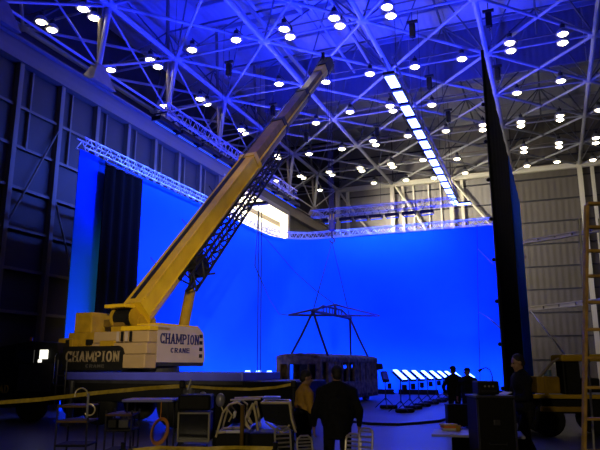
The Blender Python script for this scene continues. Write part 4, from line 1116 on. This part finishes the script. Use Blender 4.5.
    if cap:
        c = MB(Matrix.Translation(hp_(0, -0.005, 0.06)) @ HR.to_4x4()); c.lathe([(0.092 * s, 0), (0.095 * s, 0.03 * s), (0.085 * s, 0.06 * s), (0.05 * s, 0.085 * s), (0.001, 0.09 * s)], n=18)
        co = c.build('cap', COAT, t, True)
        c = MB(Matrix.Translation(hp_(0, 0.09, 0.06)) @ HR.to_4x4()); c.ball((0, 0.03 * s, 0), (0.07 * s, 0.075 * s, 0.008 * s)); c.build('cap_peak', COAT, co)
    if vest:
        c = MB(); c.ball(V(0, 0, 1.0), (0.225 * s * wide, 0.17 * s, 0.28 * s)); fuse(c, 'apron', vest, t, 0.022, 3)
    if collar:
        c = MB(); c.tube([V(-0.075, 0.0, 1.50), V(-0.05, 0.075, 1.47), V(0, 0.11, 1.42), V(0.05, 0.075, 1.47), V(0.075, 0.0, 1.50)], 0.022 * s, 8); c.build('collar', collar, t, True)
    return t
STAND = [((-0.10, 0.03, 0.50), (-0.11, -0.01, 0.09)), ((0.10, 0.03, 0.50), (0.11, -0.01, 0.09))]
WALK = [((-0.09, 0.16, 0.52), (-0.10, 0.20, 0.09)), ((0.09, -0.02, 0.50), (0.11, -0.22, 0.12))]
HANG = [((-0.27, -0.02, 1.14), (-0.27, 0.10, 0.90), (0, 0.15, -1)), ((0.27, -0.02, 1.14), (0.27, 0.10, 0.90), (0, 0.15, -1))]
FRONT = [((-0.29, 0.0, 1.16), (-0.10, 0.22, 1.10), (0.8, 0.5, 0)), ((0.29, 0.0, 1.16), (0.12, 0.24, 1.06), (-0.8, 0.5, 0))]
READ = [((-0.24, 0.06, 1.16), (-0.12, 0.30, 1.12), (0.2, 1, 0)), ((0.24, 0.06, 1.16), (0.10, 0.30, 1.10), (-0.2, 1, 0))]
HIPS = [((-0.34, -0.06, 1.18), (-0.24, 0.06, 0.98), (0.6, 0.3, -0.6)), ((0.34, -0.06, 1.18), (0.24, 0.06, 0.98), (-0.6, 0.3, -0.6))]
def ground(x, d):                     # floor spot straight below pixel column x at distance d
    p = ond(x, 366, d); return Vector((p.x, p.y, 0))
g = ground(336.5, 9.6)
person('broad man in black jacket seen from behind, standing before the burnt bus', g, YAW + 0.05, 1.80, HANG, STAND, COAT, long_coat=True, wide=1.28, head_turn=0.1, bulk=1.05)
g = ground(303, 10.3)
person('person in tan shirt and dark apron standing left of the man in black', g, YAW - 1.15, 1.73, FRONT, STAND, TAN, head_turn=-0.25, head_tilt=-0.15, lean=0.05, vest=COAT)
g = ground(453, 19.9)
person('man in dark clothes, left of the pair standing beside the row of light panels', g, YAW + 0.3, 1.79, HIPS, STAND, COAT, cap=True, long_coat=True, wide=1.25, bulk=1.0)
g = ground(467, 19.3)
person('man with pale collar, right of the pair standing beside the row of light panels', g, YAW + PI * 0.8, 1.74, HANG, STAND, COAT, collar=PAPER, cap=True, wide=1.25, bulk=0.95, long_coat=True)
g = ground(522, 11.0)
manr = person('tall man in black walking left with white papers, beside the black drape', g, YAW + PI / 2 + 0.15, 2.0, READ, WALK, COAT, lean=0.06, collar=GREYPL, head_tilt=-0.2)
# papers in his hands
MF = Matrix.Translation(g) @ Matrix.Rotation(YAW + PI / 2 + 0.15, 4, 'Z')
pp = MB(MF); pp.box((0, 0.50, 1.29), (0.30, 0.42, 0.012), Matrix.Rotation(-0.35, 3, 'X')); o = pp.build('paper_sheets', PAPER)
tag(o, 'white paper sheets held by the tall man beside the black drape', 'paper')

# ------------------------------------------------------------------ foreground equipment
CWY = YAW
def local(label, name, cat, x, d, extra=0.0, group=None): 
    return thing(name, label, cat, ground(x, d), CWY + extra, group)
def px(d): return d / FPX                       # metres per pixel at distance d
def zy(y, d): return EYE - (y - 366.2) * d / FPX
# caution tape
def ribbon(name, label, pts, w, m):
    base = Vector(pts[0]); vs = []; fs = []
    P = [Vector(p) - base for p in pts]
    Q = []
    for a, b in zip(P[:-1], P[1:]):
        for k in range(8): Q.append(a.lerp(b, k / 8))
    Q.append(P[-1])
    for i, p in enumerate(Q):
        tw = 0.35 * math.sin(i * 0.45)
        for s_, t_ in ((-.5, 0), (.5, 0), (.5, 1), (-.5, 1)):
            vs.append(p + Vector((0, 0, s_ * w * math.cos(tw))) + FH * (s_ * w * math.sin(tw) + t_ * 0.004))
    n = len(Q)
    for i in range(n - 1):
        a, b = i * 4, i * 4 + 4
        for k in range(4): fs.append((a + k, a + (k + 1) % 4, b + (k + 1) % 4, b + k))
    fs += [(0, 1, 2, 3), ((n - 1) * 4 + 3, (n - 1) * 4 + 2, (n - 1) * 4 + 1, (n - 1) * 4)]
    o = MB().add(vs, fs).build(name, m); o.location = base
    return tag(o, label, 'tape')
TD = 11.6
ribbon('caution_tape', 'yellow caution tape stretched across the left foreground to the thin stand', [ond(-40, 405.5, TD), ond(40, 399.5, TD), ond(100, 392.5, TD), ond(150, 388, TD), ond(183, 386, TD)], 0.072, TAPE)
ribbon('caution_tape', 'yellow caution tape from the thin stand towards the person in tan', [ond(183, 386, TD), ond(215, 388.3, TD), ond(250, 389.3, TD), ond(275, 387.5, TD), ond(293, 384, TD)], 0.05, TAPE)
def stand(label, x, d, top_y, r=0.016):
    t = local(label, 'thin_stand', 'stand', x, d); z = zy(top_y, d)
    MB().cyl((0, 0, 0.3), (0, 0, z), r, n=8).build('pole', DARKSTEEL, t)
    MB().cyl((0, 0, 0.75), (0, 0, 0.85), r * 2, n=8).build('collar', BLACK, t)
    MB().rbox((0, 0, z - 0.05), (0.10, 0.08, 0.14), 0.02).build('clamp', BLACK, t)
    for a in range(3): MB().cyl((0, 0, 0.5), (0.42 * math.cos(a * 2.094), 0.42 * math.sin(a * 2.094), 0.015), 0.013, n=6).build('leg', DARKSTEEL, t)
    return t
t = stand('thin black stand holding up the caution tape in front of the crane', 183, TD, 381)
MB().cyl((0.10, 0, zy(389, TD)), (0.16, 0, zy(379, TD)), 0.014, n=6).build('white_rod', PAPER, t)
stand('thin stand at the right end of the caution tape', 293.5, TD, 381)
# tubular hand cart at the left
D = 10.2
def zz_(y): return zy(y, D)
def xx_(x, x0): return (x - x0) * px(D)
t = local('black hand cart with chrome hoop handles in the left foreground', 'hand_cart', 'cart', 82, D)
for yv in (404, 418, 440): MB().rbox((0, 0, zz_(yv)), (0.5, 0.55, 0.035), 0.01).build('shelf', DIMBROWN if yv < 430 else BLACK, t)
for sx in (-0.24, 0.24):
    for sy in (-0.26, 0.26): MB().cyl((sx, sy, 0.12), (sx, sy, zz_(402)), 0.016, n=8).build('post', DARKSTEEL, t)
for (cx_, cz_, r_, a0, a1) in ((xx_(89, 82), zz_(393), 0.10, -20, 200), (xx_(98, 82), zz_(407), 0.085, -140, 110)):
    pts = [(cx_ + r_ * math.cos(math.radians(a)), -0.27, cz_ + r_ * math.sin(math.radians(a))) for a in range(a0, a1 + 1, 20)]
    MB().tube(pts, 0.012, 8).build('hoop_handle', BRIGHTTUBE, t)
MB().cyl((xx_(96, 82), -0.27, zz_(392)), (xx_(96, 82), -0.27, zz_(414)), 0.02, n=8).build('handle_post', GALV, t)
for sx in (-0.2, 0.2):
    for sy in (-0.22, 0.22): MB(Matrix.Translation((sx, sy, 0.06)) @ Matrix.Rotation(PI / 2, 4, 'Y')).lathe([(0.02, -.02), (0.06, -.02), (0.06, .02), (0.02, .02)], n=12).build('caster', RUBBER, t)
# shelf cart
D = 9.6
t = local('black shelf trolley with small boxes, left of the cable coil', 'shelf_trolley', 'cart', 126, D)
for yv in (412, 426, 445): MB().rbox((0, 0, zz_(yv)), (0.40, 0.5, 0.03), 0.01).build('shelf', DIMBROWN if yv == 412 else BLACK, t)
for sx in (-0.19, 0.19):
    for sy in (-0.22, 0.22): MB().cyl((sx, sy, 0.0), (sx, sy, zz_(408)), 0.015, n=8).build('post', DARKSTEEL, t)
for k, (bx_, w_) in enumerate(((-0.11, 0.14), (0.06, 0.16))):
    o = MB(Matrix.Translation(ground(126, D)) @ Matrix.Rotation(CWY, 4, 'Z')).rbox((bx_, -0.05, zz_(426) + 0.085), (w_, 0.25, 0.13), 0.015).build('equipment_box', DARKSTEEL if k else BLACK)
    tag(o, ('right' if k else 'left') + ' one of two dark boxes on the middle shelf of the black trolley', 'box')
# table, the blue light on it put into the top's colour
D = 9.8
t = local('folding table with a pale laminate top in front of the crane', 'folding_table', 'table', 152, D)
TBL = mat('blue_lit_table_laminate', (0.20, 0.20, 0.42), 0.35, 0, 0.1, 3)
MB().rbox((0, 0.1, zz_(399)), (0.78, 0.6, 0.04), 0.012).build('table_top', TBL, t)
for sx in (-0.32, 0.32):
    for sy in (-0.14, 0.34): MB().cyl((sx, sy, 0), (sx * .98, sy, zz_(400)), 0.015, n=8).build('leg', DARKSTEEL, t)
    MB().cyl((sx, -0.14, 0.45), (sx, 0.34, 0.45), 0.012, n=6).build('crossbar', DARKSTEEL, t)
for k, x in enumerate((143, 163)):
    o = MB(Matrix.Translation(ground(x, D - .25)) @ Matrix.Rotation(CWY, 4, 'Z')); o.lathe([(0.028, zz_(415)), (0.03, zz_(407)), (0.012, zz_(405)), (0.012, zz_(403.8))], n=12)
# cable coil hanging from the table edge
D = 9.3
coil = thing('cable_coil', 'orange extension cable coil hanging below the folding table', 'cable', ond(160, 431, D), CWY)
for k in range(6):
    r_ = 0.125 + 0.006 * k; dx = random.uniform(-.012, .012)
    MB().tube([(dx + r_ * 0.82 * math.cos(a * PI / 12) + 0.03 * math.sin(a * PI / 12), -0.012 * k, r_ * 1.25 * math.sin(a * PI / 12)) for a in range(24)], 0.009, 6, True).build('loop', ORANGE, coil)
MB().tube([(0, -0.03, 0.17), (0.01, -0.04, 0.28), (0, 0.0, 0.42)], 0.008, 6).build('hanging_tie', ORANGE, coil)
# monitor trolley
D = 9.2
t = local('black monitor trolley with a grey framed screen, right of the cable coil', 'monitor_trolley', 'monitor', 196.5, D)
zc, hh, ww = (zz_(411) + zz_(437)) / 2, zz_(411) - zz_(437), 30 * px(D)
MB().rbox((0, 0.16, zc), (ww + .02, 0.42, hh + 0.02), 0.03).build('monitor_body', CASEBLACK, t)
fr_ = MB()
for sx in (-1, 1): fr_.rbox((sx * ww / 2, -0.06, zc), (0.028, 0.04, hh + .03), 0.008)
for sz in (-1, 1): fr_.rbox((0, -0.06, zc + sz * hh / 2), (ww, 0.04, 0.024), 0.008)
fr_.build('screen_frame', mat('grey_monitor_frame', (0.26, 0.23, 0.16), 0.45, 0, 0.2, 10), t)
MB().rbox((0, -0.055, zc), (ww - .02, 0.012, hh - .02), 0.004).build('screen', GLASS, t)
MB().rbox((0, 0.12, zz_(401)), (ww + .03, 0.45, zz_(394) - zz_(409)), 0.03).build('recorder_deck', CASEBLACK, t)
MB().rbox((-.03, 0.1, zz_(449)), (26 * px(D), 0.4, 0.20), 0.012).build('drawer', CASEBLACK, t)
MB().rbox((-.03, -0.11, zz_(442)), (26 * px(D), 0.02, 0.018), 0.005).build('drawer_edge', WOODY, t)
for sx in (-0.24, 0.24): MB().cyl((sx, 0.33, 0.05), (sx, 0.33, zz_(396)), 0.018, n=8).build('post', DARKSTEEL, t)
MB().box((0, 0.12, 0.10), (0.5, 0.5, 0.05)).build('base', BLACK, t)
o = MB(Matrix.Translation(ond(203, 394.0, D + .1))).ball((0, 0, 0), (0.05, 0.05, 0.035)).build('desk_puck', GREYPL, None, True)
tag(o, 'small round grey knob on top of the black monitor trolley', 'knob')
# utility cart with chrome frame and windscreen
D = 9.4
t = local('chrome-framed utility cart with round mirror and windscreen, centre foreground', 'utility_cart', 'cart', 258, D)
x0 = 258
def UC(x, y, dy=0.0): return Vector((xx_(x, x0), dy, zz_(y)))
frame = [([(220, 432), (226, 410), (232, 402), (240, 400)], .016), ([(240, 400), (246, 404), (246, 414), (252, 424)], .016), ([(255, 401), (250, 410), (246, 419), (252, 424)], .018), ([(222, 428), (230, 427), (242, 427)], .02),
         ([(255, 401), (258, 414), (260, 426)], .018), ([(263, 400.5), (290, 400.5)], .020), ([(290, 400.5), (292, 415), (296, 428)], .018), ([(267, 418), (275, 424), (283, 428), (290, 421)], .014), ([(233, 398), (262, 397)], .014), ([(229, 405), (235, 412), (232, 418)], .013)]
for dy in (-0.25, 0.35):
    for pts, r_ in frame: MB().tube([UC(a, b, dy) for a, b in pts], r_, 8).build('frame_tube', BRIGHTTUBE, t)
for a, b in ((240, 400), (263, 400.5), (290, 400.5), (222, 428), (252, 424)):
    MB().cyl(UC(a, b, -0.25), UC(a, b, 0.35), 0.014, n=8).build('cross_tube', BRIGHTTUBE, t)
mm = MB(Matrix.Translation(UC(223.5, 398, -0.25)) @ Matrix.Rotation(PI / 2, 4, 'X') @ Matrix.Diagonal((0.07, 0.10, 0.03, 1))); mm.lathe([(0.001, 1), (0.8, 0.8), (1.0, 0.0), (0.8, -0.6), (0.001, -0.8)], n=20); mm.build('round_mirror', mat('mirror_shell', (0.28, 0.28, 0.36), 0.3, 0.3), t, True)
MB().tube([UC(224, 403, -0.25), UC(227, 410, -0.25)], 0.010, 6).build('mirror_arm', BRIGHTTUBE, t)
wsv = [UC(262, 402, -0.24), UC(290, 402, -0.24), UC(294, 426, -0.24), UC(266, 417, -0.24)]
mb = MB(); mb.add([v for v in wsv] + [v + Vector((0, 0.012, 0)) for v in wsv], [(0, 1, 2, 3), (7, 6, 5, 4), (0, 4, 5, 1), (1, 5, 6, 2), (2, 6, 7, 3), (3, 7, 4, 0)]); mb.build('windscreen', GLASS, t)
MB().rbox(UC(235, 440, 0.05), (0.55, 0.55, 0.36), 0.05).build('front_body', CASEBLACK, t)
MB().rbox(UC(272, 442, 0.05), (0.62, 0.6, 0.42), 0.05).build('rear_body', CASEBLACK, t)
MB().rbox(UC(272, 396.5, 0.05), (0.26, 0.4, 0.03), 0.01).build('roof_strip', mat('blue_roof_strip', (0.10, 0.14, 0.6), 0.4), t)
MB().rbox(UC(237, 427, -0.27), (0.22, 0.06, 0.035), 0.01).build('bumper', PAPER, t)
MB().cyl(UC(245, 402, -0.3), UC(245, 446, -0.3), 0.03, n=8).build('upright', DIMBROWN, t)
MB().ball(UC(237.5, 411, -0.26), (0.022, 0.02, 0.05)).build('lamp_lens', PAPER, t)
for x in (232, 284):
    for dy in (-0.28, 0.36):
        MB(Matrix.Translation((xx_(x, x0), dy, 0.24)) @ Matrix.Rotation(PI / 2, 4, 'X')).lathe([(0.10, -.07), (0.21, -.08), (0.24, 0), (0.21, .08), (0.10, .07)], n=18).build('wheel', RUBBER, t)
# lower strand of tape / rail across the bottom of the frame
ribbon('caution_tape', 'low yellow tape along the bottom edge in front of the trolleys', [ond(128, 451, 8.2), ond(160, 447.5, 8.2), ond(200, 449, 8.2), ond(235, 447.5, 8.2), ond(275, 448.5, 8.2)], 0.05, TAPE)
stand('short thin stand at the left end of the low tape', 128, 8.2, 446); stand('short thin stand at the right end of the low tape', 276, 8.2, 446)
# slatted chairs
SLAT = mat('silver_grey_slat', (0.30, 0.28, 0.24), 0.35, 0.4, 0.2, 10)
CHAIRTUBE = mat('dull_silver_tube', (0.42, 0.38, 0.30), 0.3, 0.4, 0.3, 9)
def chair(label, x, d, topy, w, rz):
    t = local(label, 'slatted_chair', 'chair', x, d, rz, 'slatted chairs in the foreground'); zt = zy(topy, d); zs_ = 0.45
    for sx in (-w / 2, w / 2):
        MB().tube([(sx, 0.2, 0), (sx, 0.2, zs_), (sx, 0.26, zt - 0.06), (sx * .85, 0.27, zt)], 0.014, 8).build('back_leg', CHAIRTUBE, t)
        MB().tube([(sx, -0.2, 0), (sx, -0.2, zs_)], 0.014, 8).build('front_leg', CHAIRTUBE, t)
    MB().rbox((0, 0, zs_), (w + .02, 0.44, 0.03), 0.012).build('seat', BLACK, t)
    nsl = 8
    for k in range(nsl):
        z = zs_ + 0.1 + (zt - zs_ - 0.12) * k / (nsl - 1)
        MB().rbox((0, 0.205 + 0.06 * (z - zs_) / (zt - zs_), z), (w, 0.014, 0.024), 0.006).build('slat', SLAT, t)
    MB().tube([(-w / 2, 0.265, zt - .03), (-w / 4, 0.27, zt + .02), (w / 4, 0.27, zt + .02), (w / 2, 0.265, zt - .03)], 0.014, 8).build('top_rail', CHAIRTUBE, t)
    return t
chair('slatted silver chair back left of the person in tan', 291.5, 8.6, 427, 0.24, 0.5)
chair('slatted silver chair between the person in tan and the man in black', 312, 8.4, 436, 0.22, 0.4)
chair('lower slatted silver chair right of the man in black', 342, 8.0, 434, 0.22, -0.6)
chair('taller slatted silver chair at the far right of the man in black', 353, 7.9, 428.5, 0.2, -0.7)
# cable on the stage floor
rope('black cable lying across the blue-lit stage floor', [onz(345, 421, .03), onz(372, 424, .03), onz(398, 424.5, .03), onz(420, 423, .03), onz(440, 421, .03), onz(452, 417, .03)], 0.05, RUBBER, 'floor_cable', 'cable')
# white table at the lower right with papers
TZ = 0.76
ta, tb_ = onz(431, 437, TZ), onz(443, 428, TZ)
wt = thing('low_table', 'grey-topped table at the lower right with a stack of books', 'table', ((ta.x + tb_.x) / 2, (ta.y + tb_.y) / 2, 0), CWY - 0.25)
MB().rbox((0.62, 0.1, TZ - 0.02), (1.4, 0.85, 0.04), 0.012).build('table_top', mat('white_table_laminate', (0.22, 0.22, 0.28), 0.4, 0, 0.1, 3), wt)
MB().rbox((0.75, 0.1, TZ / 2 - 0.02), (1.05, 0.7, TZ - 0.06), 0.02).build('black_skirt', BLACKCLOTH, wt)
ob = onz(449, 430, TZ)
for k, (col, h_, dx) in enumerate((((0.5, 0.48, 0.45), 0.035, 0), ((0.6, 0.16, 0.02), 0.04, 0.01), ((0.55, 0.40, 0.10), 0.025, -0.01))):
    zb = TZ + sum((0.035, 0.04, 0.025)[:k])
    o = MB(Matrix.Translation((ob.x, ob.y, zb)) @ Matrix.Rotation(CWY + 0.1 * k, 4, 'Z')).rbox((dx, 0, h_ / 2), (0.25, 0.2, h_), 0.006).build('book', mat('book_cover_%d' % k, col, 0.6))
    tag(o, ('white', 'orange', 'yellowish')[k] + ' book, ' + ('bottom', 'middle', 'top')[k] + ' of the stack on the grey table', 'book')
om = onz(458.5, 431, TZ)
mg = thing('mug', 'small dark yellow cup beside the books on the grey table', 'cup', (om.x, om.y, TZ)); MB().lathe([(0.001, 0), (0.035, 0), (0.04, 0.09), (0.034, 0.09), (0.03, 0.012), (0.001, 0.012)], n=16).build('cup_wall', YDARK, mg, True)
MB().tube([(0.037, 0, 0.075), (0.065, 0, 0.065), (0.065, 0, 0.035), (0.036, 0, 0.02)], 0.006, 6).build('handle', YDARK, mg)
# black flight cases with a control desk
D = 9.3
t = local('tall black road case with metal edges at the lower right', 'road_case', 'case', 492, D)
zt = zz_(394.5); w_ = 36 * px(D)
MB().rbox((0, 0.25, zt / 2 + 0.04), (w_, 0.6, zt - 0.10), 0.02).build('case_body', CASEBLACK, t)
MB().rbox((0, 0.25, zt - 0.015), (w_ + .03, 0.64, 0.03), 0.008).build('top_edging', DARKSTEEL, t)
for sx in (-1, 1): MB().box((sx * w_ / 2, -0.05, zt / 2), (0.03, 0.03, zt - .12)).build('corner_edging', DARKSTEEL, t)
for z in (0.45, 1.0): MB().rbox((0, -0.06, z), (0.10, 0.02, 0.08), 0.008).build('latch', DARKSTEEL, t)
MB().tube([(-0.13, -0.055, 0.72), (-0.12, -0.09, 0.70), (0.12, -0.09, 0.70), (0.13, -0.055, 0.72)], 0.010, 6).build('handle', DARKSTEEL, t)
for sx in (-0.2, 0.2):
    for sy in (0.05, 0.45): MB(Matrix.Translation((sx, sy, 0.05)) @ Matrix.Rotation(PI / 2, 4, 'Y')).lathe([(0.01, -.02), (0.05, -.02), (0.05, .02), (0.01, .02)], n=12).build('caster', RUBBER, t)
c = local('black control box on top of the tall road case', 'control_box', 'box', 489, D); c.location.z = zt
MB().rbox((0, 0.25, 13 * px(D) / 2 + .01), (21 * px(D), 0.35, 13 * px(D)), 0.02).build('box_body', CASEBLACK, c)
MB().box((0, 0.08, 0.06), (0.24, 0.01, 0.03)).build('front_strip', DARKSTEEL, c)
for sx in (-0.06, 0.0, 0.06): MB().cyl((sx, 0.075, 0.13), (sx, 0.06, 0.13), 0.014, n=10).build('knob', GREYPL, c)
gl = local('thin gooseneck lamp arching over the black control box', 'gooseneck_lamp', 'lamp', 494, D); gl.location.z = zt
MB().tube([(0, 0.12, 0.0), (0, 0.12, 0.28), (-0.03, 0.12, 0.37), (-0.09, 0.12, 0.40), (-0.15, 0.12, 0.38)], 0.008, 6).build('neck', BLACK, gl)
MB().cyl((-0.15, 0.12, 0.38), (-0.20, 0.12, 0.35), 0.014, 0.022, n=10).build('shade', BLACK, gl)
MB().cyl((0, 0.12, 0), (0, 0.12, 0.02), 0.03, n=12).build('foot', BLACK, gl)
lc_ = thing('low_case', 'low black equipment case at the feet of the two standing men', 'case', ground(456, 18.9), CWY)
MB().rbox((0, 0, 0.36), (0.72, 0.4, 0.58), 0.02).build('case_body', CASEBLACK, lc_)
MB().rbox((0, 0, 0.67), (0.74, 0.42, 0.05), 0.01).build('lid', CASEBLACK, lc_)
for sx in (-0.28, 0.28): MB().rbox((sx, 0, 0.04), (0.1, 0.3, 0.08), 0.01).build('skid', BLACK, lc_)
# wooden step ladder at the right edge
D = 6.7
ld = thing('wooden_ladder', 'tall yellow wooden ladder at the right edge of the picture', 'ladder', ground(586, D), CWY)
ztop = zz_(204); LW = 0.46
g0 = ground(586, D); Ri = Matrix.Rotation(-CWY, 3, 'Z')
def LL(p): return Ri @ (Vector(p) - g0)
e0, e1 = LL(ond(584, 449, D)), LL(ond(586.5, 205, D)); dl = e1 - e0
foot = e0 - dl * (e0.z / dl.z); RL = dl.to_track_quat('Z', 'Y').to_matrix()
tilt = math.atan2(dl.x, dl.z); RL = Matrix.Rotation(tilt, 3, 'Y') @ Matrix.Rotation(-math.atan2(dl.y, dl.z), 3, 'X')
def rung_at(z): return foot + (e1 - foot) * (z / e1.z)
for sx in (0, LW):
    c_ = (foot + e1) / 2 + Vector((sx, 0, 0)); MB().rbox(c_, (0.035, 0.07, (e1 - foot).length), 0.008, RL).build('rail', WOODY, ld)
for yv in (208, 231, 254, 278.5, 304, 330.5, 358, 387, 417.5, 449, 480, 512):
    MB().rbox(rung_at(zz_(yv)) + Vector((LW / 2, -0.01, 0)), (LW, 0.075, 0.032), 0.008).build('rung', WOODY, ld)
for sx in (0.13, 0.36):
    MB().cyl((sx + 0.24, 0.9, 0), (sx - 0.02 + e1.x, 0.06, ztop - 0.1), 0.014, n=8).build('rear_stay', GALV, ld)
rope('thin pale cable slanting down the right wall above the lift truck', [ond(530, 310, 45.8), ond(548, 333, 30), ond(566, 356, 17.0)], 0.035, GALV, 'slanted_cable', 'cable')
# yellow aerial work platform behind the ladder
D = 16.5
fl = thing('yellow_lift_truck', 'yellow lift truck parked at the right, behind the ladder', 'vehicle', ground(568, D), CWY - 0.15)
x0 = 568
def bxl(name, xa, xb, ya, yb, y0, y1, m, r=0.03): return MB().rbox(((xx_(xa, x0) + xx_(xb, x0)) / 2, (y0 + y1) / 2, (zz_(ya) + zz_(yb)) / 2), (xx_(xb, x0) - xx_(xa, x0), y1 - y0, zz_(ya) - zz_(yb)), r).build(name, m, fl)
bxl('chassis_rail', 532, 640, 393.5, 397.5, -0.1, 0.1, YELLOW, 0.02); bxl('chassis', 540, 640, 398, 412, 0.1, 1.4, BLACK)
bxl('engine_cover', 537.5, 560, 376.5, 393, 0.1, 1.2, YDARK, 0.04); bxl('cover_strap', 544.5, 548, 376, 393.5, 0.07, 0.12, YDARK, 0.005)
bxl('cab_post', 563, 566, 362, 395, 0.05, 0.15, BLACK); bxl('cab_post', 620, 623, 362, 395, 0.05, 0.15, BLACK)
bxl('cab_back', 565, 582, 361, 394, 0.3, 1.0, BLACK); bxl('cab_roof', 562, 630, 354.5, 361.5, 0.0, 1.2, YELLOW, 0.05)
bxl('seat', 584, 600, 378, 392, 0.3, 0.9, BLACK)
bxl('lower_step', 538, 580, 405, 410, -0.15, 0.2, YDARK)
MB().cyl((xx_(552, x0), 0.5, zz_(376)), (xx_(552, x0), 0.5, zz_(370)), 0.10, n=14).build('canister', mat('bluish_canister', (0.15, 0.25, 0.4), 0.4), fl)
MB().tube([(xx_(541, x0), 0.3, zz_(378)), (xx_(547, x0), 0.3, zz_(372)), (xx_(556, x0), 0.3, zz_(362)), (xx_(563, x0), 0.3, zz_(358))], 0.035, 6).build('boom_arm', GIRTM, fl)
for x in (546, 600):
    for y_ in (0.15, 1.35):
        MB(Matrix.Translation((xx_(x, x0), y_, 0.42)) @ Matrix.Rotation(PI / 2, 4, 'X')).lathe([(0.18, -.13), (0.36, -.14), (0.42, -.08), (0.42, .08), (0.36, .14), (0.18, .13)], n=20).build('wheel', RUBBER, fl)
